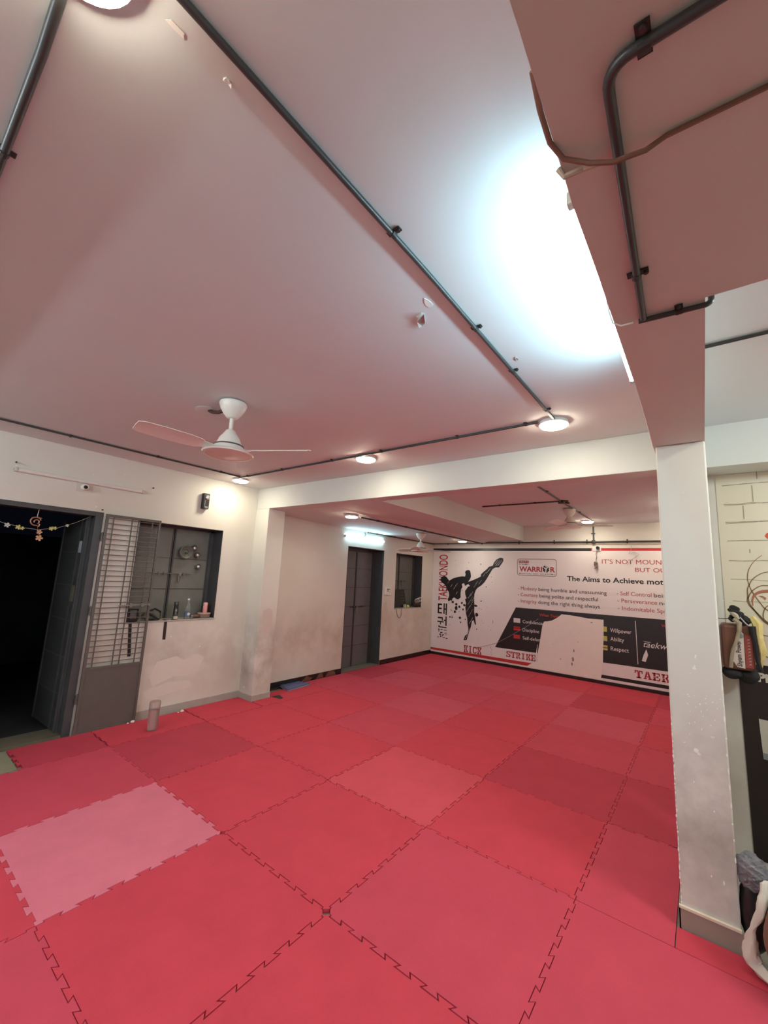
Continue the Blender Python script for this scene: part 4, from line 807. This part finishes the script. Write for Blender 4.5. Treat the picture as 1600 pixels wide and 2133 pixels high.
# flower string and hanging ornament in the dark doorway
gx2 = LX-.06
t = thing('door_garland', 'thin string with a few pale flowers sagging across the open doorway', 'garland', (gx2, -.7, 2.08))
b = B(); P = [(gx2, -1.38, 2.25), (gx2, -1.15, 2.16), (gx2, -.98, 2.105), (gx2, -.83, 2.075), (gx2, -.70, 2.068), (gx2, -.55, 2.105), (gx2, -.40, 2.18), (gx2, -.245, 2.285)]; tube(b, P, .0022, 5); obj('string', b, plain('string', (.35, .30, .25), .7), t)
FLM = plain('flower_yellow', (.55, .50, .16), .6); FLO = plain('flower_peach', (.62, .34, .20), .6); FLW = plain('flower_white', (.52, .50, .46), .6)
def flower(y, z, r, m, nm='flower'):
    b = B()
    for k in range(5):
        a = 1.256*k; obox(b, (gx2+.004, y+r*.55*math.cos(a), z+r*.55*math.sin(a)), (.004, 0, 0), (0, r*.5*math.cos(a), r*.5*math.sin(a)), (0, -r*.3*math.sin(a), r*.3*math.cos(a)))
    lump(b, (gx2+.006, y, z), (.007, r*.4, r*.4), 5, 1); obj(nm, b, m, t)
for y, z, r, m in ((-.945, 2.085, .022, FLW), (-.86, 2.075, .022, FLM), (-.83, 2.068, .016, FLM), (-.60, 2.092, .02, FLM), (-.57, 2.10, .016, FLM), (-.47, 2.14, .014, FLW)): flower(y, z, r, m)
t = thing('hanging_charm', 'ornate copper toned charm with two flowers on a string under the lintel', 'ornament', (gx2, -.72, 2.16))
b = B(); tube(b, [(gx2+.003, -.725, 2.273), (gx2+.003, -.73, 2.19)], .004, 6); obj('string', b, plain('string_pale', (.5, .42, .36), .7), t)
CPR = plain('copper_charm', (.42, .20, .12), .4, .4)
b = B()
tube(b, [(gx2+.004, -.735+.042*math.cos(a), 2.15+.042*math.sin(a)) for a in [math.radians(q) for q in range(20, 300, 20)]], .006, 6)
tube(b, [(gx2+.004, -.728+.02*math.cos(a), 2.145+.022*math.sin(a)) for a in [math.radians(q) for q in range(-60, 220, 20)]], .006, 6)
tube(b, [(gx2+.004, -.77, 2.183), (gx2+.004, -.73, 2.195), (gx2+.004, -.69, 2.185)], .005, 6); tube(b, [(gx2+.004, -.725, 2.11), (gx2+.004, -.705, 2.10), (gx2+.004, -.70, 2.125)], .006, 6)
obj('charm', b, CPR, t, smooth=True)
b = B(); tube(b, [(gx2+.003, -.715, 2.11), (gx2+.003, -.69, 1.98)], .002, 5); obj('string', b, plain('string_dark', (.2, .1, .08), .7), t)
flower(-.692, 2.045, .022, FLO); flower(-.686, 1.985, .028, FLO)
for y, z, lab in ((.298, 2.70, 'nail in the wall right of the unlit tube light'), (-.197, 2.352, 'nail at the upper right corner of the entrance frame'), (-.98, 2.70, 'nail in the wall above the left end of the unlit tube')):
    b = B(); tube(b, [(LX, y, z), (LX+.03, y, z-.004)], .004, 6); tube(b, [(LX+.028, y, z-.004), (LX+.032, y, z-.004)], .009, 8); tag(obj('wall_nail', b, IRON, base=(LX, y, z)), lab, 'nail')
# ================================================================== SMALL WINDOW AND RECESS THINGS
t = thing('wall_socket', 'white electrical switch plate between the grey door and the small window', 'socket', (RX, 5.195, 1.465))
b = B(); box(b, RX, RX+.03, 5.09, 5.30, 1.385, 1.545); obj('plate', b, WHITEP, t, bevel=.006)
b = B(); box(b, RX+.03, RX+.034, 5.155, 5.185, 1.49, 1.515); box(b, RX+.03, RX+.034, 5.16, 5.185, 1.455, 1.475); box(b, RX+.03, RX+.033, 5.215, 5.24, 1.495, 1.51); obj('switches', b, BLACK, t)
b = B(); box(b, RX+.03, RX+.036, 5.20, 5.27, 1.42, 1.475); obj('rocker', b, plain('rocker_white', (.70, .66, .58), .3), t)
WZ2 = W2[2]+.004
t = thing('dark_panel', 'dark flat panel with ribbed slots leaning in the small window', 'panel', (RX-.13, 5.79, WZ2))
b = B(); obox(b, (RX-.14, 5.77, WZ2+.195), (.012, 0, 0), (0, .285, 0), (-.04, 0, .193)); obj('panel_body', b, plain('panel_dark', (.020, .015, .014), .5), t)
b = B()
for k in range(4): obox(b, (RX-.155-.013*k+.04, 5.93+.004*k, WZ2+.14+.062*k), (.004, 0, 0), (0, .075, .008), (0, 0, .012))
obj('slots', b, plain('slot_grey', (.055, .045, .038), .6), t)
t = thing('black_bag', 'black shoulder bag with white cables coiled on top in the small window', 'bag', (RX-.04, 6.38, WZ2))
b = B(); lump(b, (RX-.03, 6.36, WZ2+.072), (.085, .135, .066), 11, amp=.1); obj('bag_body', b, plain('black_brown_fabric', (.035, .026, .022), .8, noise=.3, scale=30), t, smooth=True)
b = B()
for k in range(4): tube(b, [(RX+.02+.012*k, 6.33+.03*k+.10*math.cos(a), WZ2+.15+.045*math.sin(a)+.012*k) for a in [math.radians(q) for q in range(20*k, 330+20*k, 25)]], .005, 6)
tube(b, [(RX+.05, 6.44, WZ2+.16), (RX+.065, 6.52, WZ2+.05), (RX+.05, 6.57, WZ2-.06)], .006, 6); tube(b, [(RX+.03, 6.56, WZ2+.13), (RX+.05, 6.63, WZ2+.07), (RX+.03, 6.60, WZ2-.0), (RX+.02, 6.52, WZ2-.03)], .005, 6)
obj('cable_coil', b, CABLEW, t, smooth=True)
b = B(); lump(b, (RX-.03, 6.02, WZ2+.03), (.03, .035, .03), 2, 2); tag(obj('yellow_ball', b, plain('lime_plastic', (.55, .60, .12), .5), smooth=True, base=(RX-.03, 6.02, WZ2)), 'small lime yellow lump on the small window sill', 'toy')
b = B(); obox(b, (RX-.05, 5.93, WZ2+.055), (.02, 0, 0), (0, .03, .004), (0, 0, .014)); box(b, RX-.07, RX-.03, 5.90, 5.96, WZ2, WZ2+.042); tag(obj('small_carton', b, plain('carton', (.50, .46, .38), .6, noise=.5, scale=30), base=(RX-.05, 5.93, WZ2)), 'tiny pale carton on the small window sill left of the yellow lump', 'carton')
b = B(); tube(b, [(RX-.02, 5.50, WZ2+.005), (RX+.012, 5.53, 1.08), (RX+.008, 5.57, .97), (RX+.008, 5.62, .905), (RX+.008, 5.67, .89), (RX+.008, 5.72, .93), (RX+.01, 5.73, 1.02), (RX+.012, 5.72, 1.085), (RX-.02, 5.70, WZ2+.005)], .0045, 6)
tag(obj('cable_loop', b, plain('loop_dark', (.06, .045, .04), .5), smooth=True, base=(RX, 5.6, 1.0)), 'thin dark cable loop hanging below the small window sill', 'cable')
b = B(); tube(b, [(RX+.02, 4.33, 2.61), (RX+.05, 4.33, 2.56), (RX+.055, 4.31, 2.53), (RX+.05, 4.28, 2.545)], .006, 6); tag(obj('hook_wire', b, IRON, base=(RX+.02, 4.33, 2.6)), 'bent wire hook above the middle of the far tube light', 'hook')
# ================================================================== FLOOR THINGS
t = thing('clear_tumbler', 'tall clear frosted plastic tumbler standing on the mat by the left wall', 'tumbler', (-.16, .46, 0))
GP_ = glass('tumbler_plastic', (.93, .84, .83), .32, .88)
b = B(); lathe(b, [(.048, 0), (.052, .006), (.054, .20), (.054, .215)], (-.16, .46, 0), n=28); lathe(b, [(.047, .01), (.05, .21)], (-.16, .46, 0), n=28, cap=False); obj('tumbler_body', b, GP_, t, smooth=True, recalc=True)
b = B(); lathe(b, [(.0545, .215), (.0565, .222), (.0565, .288), (.052, .294), (0, .295)], (-.16, .46, 0), n=28); obj('lid', b, glass('tumbler_lid', (.80, .68, .64), .35, .7), t, smooth=True)
t = thing('folded_sheet', 'flat folded blue sheet with a frayed back edge on the mat beside the left pillar', 'sheet', (-.5, 2.7, 0))
pts = [(-.335, 2.462), (-.385, 2.945), (-.44, 2.952), (-.50, 2.90), (-.54, 2.955), (-.57, 2.88), (-.60, 2.93), (-.60, 2.82), (-.62, 2.78), (-.59, 2.74), (-.625, 2.66), (-.64, 2.58), (-.60, 2.545)]
b = B(); poly3(b, pts, (0, 0, .016), (1, 0, 0), (0, 1, 0), .012); obj('top_layer', b, plain('blue_vinyl', (.085, .12, .26), .45, noise=.2, scale=14), t)
b = B(); poly3(b, [(-.322, 2.455), (-.372, 2.95), (-.58, 2.86), (-.60, 2.53)], (0, 0, .001), (1, 0, 0), (0, 1, 0), .014); obj('bottom_layer', b, plain('pale_edge', (.30, .26, .34), .5), t)
b = B(); tube(b, [(-.58, 2.50, .008), (-.56, 2.42, .008), (-.53, 2.3, .008)], .008, 6); tag(obj('cloth_strip', b, BLACKF, base=(-.56, 2.43, 0)), 'dark strip of cloth lying between the left pillar and the blue sheet', 'cloth')
b = B(); poly3(b, [(-.27, 2.13), (-.10, 2.16), (-.12, 2.21), (-.27, 2.26)], (0, 0, .001), (1, 0, 0), (0, 1, 0), .004); tag(obj('rubber_scrap', b, plain('dark_rubber', (.03, .022, .022), .6), base=(-.2, 2.2, 0)), 'flat black rubber scrap on the floor at the back of the left pillar', 'scrap')
for (x, y, s_, lab) in ((-.515, .40, 4, 'white crumb of plaster at the foot of the gate'), (-.495, .955, 6, 'white crumb of plaster at the mat corner near the left wall')):
    b = B(); lump(b, (x, y, .011), (.014, .022, .012), s_, 2, .3); lump(b, (x+.005, y-.05, .006), (.008, .012, .007), s_+1, 1, .3)
    tag(obj('plaster_crumb', b, PF, base=(x, y, 0)), lab, 'crumb')
b = B(); poly3(b, [(-.52, -.72), (-.035, -.80), (-.06, -.68), (-.51, -.672)], (0, 0, -.021), (1, 0, 0), (0, 1, 0), .012); tag(obj('stone_slab', b, plain('olive_stone', (.26, .25, .17), .5, noise=.15, scale=12), base=(-.3, -.73, -.02)), 'olive grey stone slab in the gap of the mats at the left picture edge', 'slab')
# ================================================================== RIGHT SIDE: POSTER, HANGING BAG, SACK
PY = 2.17
po = thing('wall_poster', 'tall poster with drawn pale bricks above a black lower panel right of the pillar', 'poster', (5.4, PY, 1.3))
b = B(); box(b, 4.80, 6.4, PY-.004, PY, 1.285, 2.668); obj('brick_sheet', b, plain('cream_vinyl', (.68, .63, .50), .5, noise=.03, scale=3), po)
b = B(); poly3(b, [(4.851, .03), (6.4, .03), (6.4, 1.288), (4.846, 1.288)], (0, PY-.001, 0), (1, 0, 0), (0, 0, 1), .004); obj('black_panel', b, plain('poster_black', (.016, .012, .011), .45, noise=.3, scale=6), po)
PL = plain('brick_line', (.33, .29, .21), .6)
R3 = random.Random(5); ln = []
yl = PY-.0055
for k, z in enumerate((2.583, 2.438, 2.301, 2.159, 2.013, 1.876, 1.72)):
    x = 4.838+k*.0015; xe = 5.9; th = (.007, .006, .008, .006, .006, .004, .004)[k]; dz = 0
    while x < xe:
        l = R3.uniform(.05, .13); z2 = R3.uniform(-.005, .005); ln.append([(x, z+dz-th/2), (x+l, z+z2-th/3), (x+l, z+z2+th/3), (x, z+dz+th/2)]); x += l; dz = z2
    if k in (1, 2): ln.append([(4.842, z-.014), (5.02, z-.006), (5.02, z-.002), (4.842, z-.010)])
for x, za, zb in ((5.008, 2.447, 2.571), (4.949, 2.32, 2.421), (5.04, 2.616, 2.69), (4.965, 2.07, 2.098), (5.3, 2.31, 2.43), (5.42, 2.45, 2.57), (5.28, 2.17, 2.29), (5.45, 2.02, 2.15)): ln.append(rect(x-.003, x+.003, za, zb))
flats('brick_lines', ln, yl, PL, po)
def ribbon(pts, w0, w1=None):
    """smooth flat stroke through 2-D points as quads"""
    w1 = w0 if w1 is None else w1; P = [Vector(p) for p in pts]; Q = []
    for i in range(len(P)-1):
        a, b_, c, d = P[max(i-1, 0)], P[i], P[i+1], P[min(i+2, len(P)-1)]
        for k in range(5):
            t_ = k/5; Q.append(.5*((2*b_)+(c-a)*t_+(2*a-5*b_+4*c-d)*t_*t_+(3*b_-a-3*c+d)*t_**3))
    Q.append(P[-1]); out = []
    for i in range(len(Q)-1):
        d0 = (Q[min(i+1, len(Q)-1)]-Q[max(i-1, 0)]).normalized(); d1 = (Q[min(i+2, len(Q)-1)]-Q[i]).normalized(); n0 = Vector((-d0.y, d0.x)); n1 = Vector((-d1.y, d1.x))
        f0, f1 = i/len(Q), (i+1)/len(Q); a0 = w0+(w1-w0)*f0; a1 = w0+(w1-w0)*f1
        out.append([tuple(Q[i]-n0*a0), tuple(Q[i+1]-n1*a1), tuple(Q[i+1]+n1*a1), tuple(Q[i]+n0*a0)])
    return out
sw = []
sw += ribbon([(5.027, 2.053), (4.986, 2.013), (4.952, 1.955), (4.939, 1.892), (4.943, 1.847), (4.958, 1.792), (5.006, 1.696), (5.032, 1.666), (5.12, 1.60)], .0015, .0035)
sw += ribbon([(5.3, 1.93), (5.15, 1.95), (5.052, 1.936), (5.005, 1.917), (4.964, 1.877), (4.944, 1.836), (4.933, 1.802), (4.936, 1.718), (4.962, 1.66), (4.999, 1.598), (5.026, 1.572), (5.1, 1.52)], .002, .0045)
sw += ribbon([(5.2, 1.80), (5.12, 1.84), (5.045, 1.839), (5.003, 1.834), (4.959, 1.798), (4.937, 1.757), (4.928, 1.729), (4.939, 1.691), (4.985, 1.629), (5.015, 1.588), (5.1, 1.50)], .003, .004)
sw += ribbon([(5.1, 1.72), (5.035, 1.699), (5.012, 1.664), (5.005, 1.62), (5.015, 1.594), (5.06, 1.56)], .003)
sw += ribbon([(5.0, 1.46), (4.97, 1.44), (4.965, 1.40), (4.99, 1.36), (5.04, 1.33), (5.1, 1.33)], .003); sw += ribbon([(4.98, 1.545), (4.97, 1.53), (4.965, 1.51), (4.985, 1.495), (5.02, 1.49)], .005, .002)
flats('swirl_lines', sw, yl-.0005, plain('swirl_brown', (.20, .12, .06), .5), po)
th = ribbon([(5.12, 1.75), (5.08, 1.79), (5.042, 1.800), (4.996, 1.79), (4.969, 1.768), (4.955, 1.731), (4.956, 1.692)], .016, .002)+[[(4.988, 1.764), (5.011, 1.766), (5.03, 1.753), (5.023, 1.736), (5.012, 1.752)]]
flats('swirl_leaf', th, yl-.001, plain('swirl_rust', (.36, .13, .07), .5), po)
flat('red_dot', ell(5.10, 2.19, .042, .042, 16, 2), yl-.001, plain('dot_red', (.62, .06, .03), .5), po)
text('poster_letters', 'Pi', 4.946, 1.178, .062, plain('poster_white', (.62, .58, .48), .5), po, yl-.001, bold=.05)
b = B(); poly3(b, [(4.940, .675), (5.2, .66), (5.2, .915), (4.933, .928)], (0, PY-.006, 0), (1, 0, 0), (0, 0, 1), .001); obj('pasted_notice', b, plain('notice_paper', (.50, .48, .40), .6, noise=.12, scale=12), po)
b = B(); poly3(b, [(4.9405, .672), (5.2, .657), (5.2, .70), (4.941, .712)], (0, PY-.0075, 0), (1, 0, 0), (0, 0, 1), .001); obj('notice_edge', b, plain('notice_blue', (.22, .26, .27), .5), po)
# hanging bag
hb = thing('hanging_bag', 'brown bag with a white and red printed label hanging beside the right pillar', 'bag', (4.85, 2.05, 1.26))
b = B(); v = box(b, 4.762, 4.93, 1.955, 2.16, 1.262, 1.562)
o = obj('bag_body', b, plain('brown_leather_bag', (.14, .055, .035), .45, noise=.35, scale=9, bump=.2), hb, bevel=.022)
b = B(); lump(b, (4.81, 2.04, 1.235), (.062, .08, .046), 4, 3, .1); lump(b, (4.89, 2.06, 1.225), (.06, .08, .06), 8, 3, .1); obj('bag_base', b, BLACKF, hb, smooth=True)
flat('label_white', [(4.853, 1.513), (4.868, 1.518), (4.879, 1.505), (4.875, 1.278), (4.836, 1.282), (4.813, 1.321), (4.818, 1.396), (4.836, 1.45)], 1.9535, plain('label_white', (.60, .52, .47), .5), hb)
flat('label_red', [(4.884, 1.498), (4.922, 1.499), (4.920, 1.285), (4.880, 1.285)], 1.9535, plain('label_red', (.30, .05, .045), .5), hb)
text('label_text', 'Shyam Power', 4.860, 1.288, .026, BLACK, hb, 1.952, x1=5.03, bold=.012, rot=True)
R6 = random.Random(2); mk = []
for k in range(9):
    z = 1.30+.02*k; mk += [[(4.892, z), (4.897, z+.002), (4.912, z+.012), (4.907, z+.014)], [(4.908, z+.002), (4.912, z+.001), (4.900+R6.uniform(-.003, .003), z+.013), (4.896, z+.012)]]
flats('label_print', mk, 1.952, plain('label_pale', (.50, .36, .33), .5), hb)
flat('label_emblem', ell(4.866, 1.489, .012, .017, 14, 3), 1.952, plain('emblem_blue', (.20, .27, .28), .5), hb)
b = B(); tube(b, [(4.835, 1.95, 1.60), (4.862, 1.94, 1.575), (4.858, 1.938, 1.52), (4.838, 1.938, 1.45), (4.816, 1.94, 1.39), (4.806, 1.944, 1.33), (4.800, 1.955, 1.275)], .010, 8, rs=[.014, .016, .013, .010, .010, .011, .012]); obj('shoulder_strap', b, plain('strap_tan', (.33, .27, .19), .6, noise=.4, scale=20), hb, smooth=True)
b = B(); lump(b, (4.842, 2.0, 1.655), (.036, .045, .032), 6, 3, .3); lump(b, (4.862, 2.0, 1.622), (.032, .045, .03), 16, 3, .3); lump(b, (4.895, 2.0, 1.59), (.034, .045, .034), 9, 3, .25); lump(b, (4.826, 1.99, 1.600), (.018, .03, .026), 12, 3, .3); tube(b, [(4.925, 1.945, 1.56), (4.935, 1.944, 1.45), (4.94, 1.944, 1.33), (4.955, 1.946, 1.27)], .012, 8, rs=[.02, .014, .012, .012]); obj('black_cloth', b, BLACKF, hb, smooth=True)
b = B(); tube(b, [(4.868, 1.945, 1.615), (4.892, 1.942, 1.58), (4.922, 1.942, 1.548)], .0045, 6); obj('grey_cord', b, plain('cord_grey', (.38, .34, .36), .5), hb)
b = B(); tube(b, [(4.825, 1.975, 1.645), (4.845, 1.95, 1.625), (4.862, 1.945, 1.60)], .014, 8, rs=[.012, .016, .008]); obj('pale_cloth', b, plain('pale_cloth', (.45, .40, .30), .8), hb, smooth=True)
b = B(); tube(b, [(4.935, 2.0, 1.615), (4.958, 1.97, 1.57), (4.955, 1.965, 1.51), (4.962, 1.965, 1.455), (4.968, 1.97, 1.40), (4.962, 1.985, 1.35), (4.958, 2.0, 1.285)], .02, 12, rs=[.018, .03, .024, .022, .026, .015, .006])
for v in b.verts: v.co.y += .006*math.sin(v.co.z*120)+.004*math.sin(v.co.x*300)
obj('yellow_cloth', b, plain('yellow_cloth', (.62, .50, .20), .8, noise=.25, scale=30), hb, smooth=True)
b = B(); tube(b, [(4.737, 1.99, 1.596), (4.78, 1.99, 1.594), (4.826, 1.99, 1.602)], .003, 6); obj('hook_wire', b, IRON, hb)
# sack on the floor
sk = thing('open_sack', 'brown sack with crumpled white rim and grey plastic wrap at the pillar foot', 'sack', (4.98, 1.09, 0))
b = B(); lump(b, (4.985, 1.02, .215), (.165, .15, .225), 21, 4, .07); obj('sack_body', b, plain('brown_sacking', (.17, .085, .048), .6, noise=.3, scale=6), sk, smooth=True)
def crumple(bm, amp, f, seed):
    R5 = random.Random(seed); ph = [R5.uniform(0, 6.28) for _ in range(6)]
    bm.normal_update()
    for v in bm.verts:
        p = v.co; n_ = 0
        for k, q in enumerate((f, f*1.9, f*3.3)): n_ += (1-abs(math.sin(q*p.x+ph[k]+1.7*math.sin(q*p.z*.7+ph[k+3]))+math.sin(q*p.z*1.1+ph[k+1]+q*.8*p.y)))/(k+1)
        v.co = p+v.normal*amp*n_*.6
b = B(); rim = [(4.842, 1.125, .40), (4.836, 1.11, .385), (4.830, 1.10, .36), (4.824, 1.09, .33), (4.818, 1.08, .30), (4.810, 1.078, .27), (4.800, 1.075, .245), (4.788, 1.075, .215), (4.776, 1.075, .19), (4.770, 1.078, .165), (4.768, 1.08, .14), (4.765, 1.083, .115), (4.764, 1.085, .09), (4.768, 1.085, .07), (4.775, 1.085, .052), (4.787, 1.078, .042), (4.80, 1.07, .036), (4.83, 1.03, .032), (4.87, .98, .025)]
tube(b, rim, .02, 22, rs=[.008, .012, .014, .015, .015, .016, .015, .010, .009, .014, .018, .023, .028, .031, .032, .031, .028, .022, .012])
crumple(b, .009, 130, 3)
for v in b.verts: v.co.z = max(v.co.z, .003); v.co.y = min(v.co.y, 1.172) if v.co.x < 4.75 else v.co.y
obj('white_rim', b, plain('white_cloth', (.62, .58, .50), .8, noise=.12, scale=25), sk, smooth=True)
b = B(); lump(b, (4.799, 1.225, .375), (.066, .05, .088), 30, 5, .08); crumple(b, .006, 95, 8); m_ = obj('plastic_wrap', b, glass('grey_film', (.34, .34, .37), .22, .5), sk, smooth=25)
b = B(); lump(b, (4.793, 1.24, .185), (.058, .048, .18), 33, 4, .05); crumple(b, .003, 60, 4); obj('black_bag_fold', b, BLACK, sk, smooth=True)
b = B(); lump(b, (4.842, 1.045, .075), (.018, .016, .022), 35, 2, .15); obj('pink_scrap', b, plain('pale_pink', (.55, .42, .38), .6), sk, smooth=True)
# chipped paint scars on the pillars and walls
def scars(name, polys, o, ux, uz, m, parent):
    b = B()
    for p in polys: poly3(b, p, o, ux, uz)
    return obj(name, b, m, parent)
pr = bpy.data.objects['trim_2']; R4 = random.Random(9); ch = []
for _ in range(26): x, z = R4.uniform(4.57, 4.72), R4.gauss(1.12, .07); ch.append(ell(x, z, R4.uniform(.0015, .004), R4.uniform(.003, .008), 5, R4.random()))
ch += [ell(4.60, .905, .012, .014, 7, 4), ell(4.61, .89, .010, .008, 6, 5), ell(4.68, .29, .004, .012, 5, 6), ell(4.63, .30, .004, .006, 5, 7), ell(4.66, .62, .003, .006, 5, 8), ell(4.58, .74, .003, .006, 5, 9)]
scars('paint_chips', ch, (0, 1.1885, 0), (1, 0, 0), (0, 0, 1), PF, pr)
eg = []
for k in range(34):
    z = .12+.028*k+R4.uniform(-.01, .01); eg.append(ell(4.492+R4.uniform(0, .003), z, R4.uniform(.002, .005), R4.uniform(.006, .018), 6, k))
    if k % 3 == 0: eg.append(ell(4.734-R4.uniform(0, .003), z+.3, R4.uniform(.002, .004), R4.uniform(.005, .02), 6, k))
scars('edge_chips', eg, (0, 1.1882, 0), (1, 0, 0), (0, 0, 1), PF, pr)
FIL = plain('filler_patch', (.60, .54, .48), .8, noise=.05, scale=10)
pl = bpy.data.objects['trim_1']
scars('filler_patch', [[(1.86, 1.20), (1.95, 1.24), (2.02, 1.20), (2.03, 1.05), (2.0, .93), (1.95, .86), (1.93, .80), (1.90, .95), (1.86, 1.05)], ell(1.90, .72, .03, .035, 7, 3)], (-.2845, 0, 0), (0, 1, 0), (0, 0, 1), FIL, pl)
wr = bpy.data.objects['wall_left_recess']
scars('filler_patch', [[(5.08, 1.2), (5.16, 1.26), (5.22, 1.1), (5.30, .9), (5.36, .72), (5.32, .66), (5.24, .80), (5.16, .9), (5.10, .75), (5.06, .7)], [(6.30, 1.06), (6.45, 1.07), (6.40, .95), (6.42, .8), (6.36, .66), (6.32, .74), (6.24, .9)]], (RX+.0015, 0, 0), (0, 1, 0), (0, 0, 1), FIL, wr)
wl = bpy.data.objects['wall_left']
scars('filler_patch', [[(.62, .62), (.85, .66), (.95, .60), (1.12, .66), (1.22, .60), (1.15, .45), (1.0, .40), (.85, .42), (.6, .34), (.55, .45)], [(.5, .30), (.8, .36), (1.05, .34), (1.1, .26), (.8, .22), (.55, .2)]], (LX+.0012, 0, 0), (0, 1, 0), (0, 0, 1), plain('filler_patch_pink', (.69, .65, .58), .8, noise=.05, scale=10), wl)
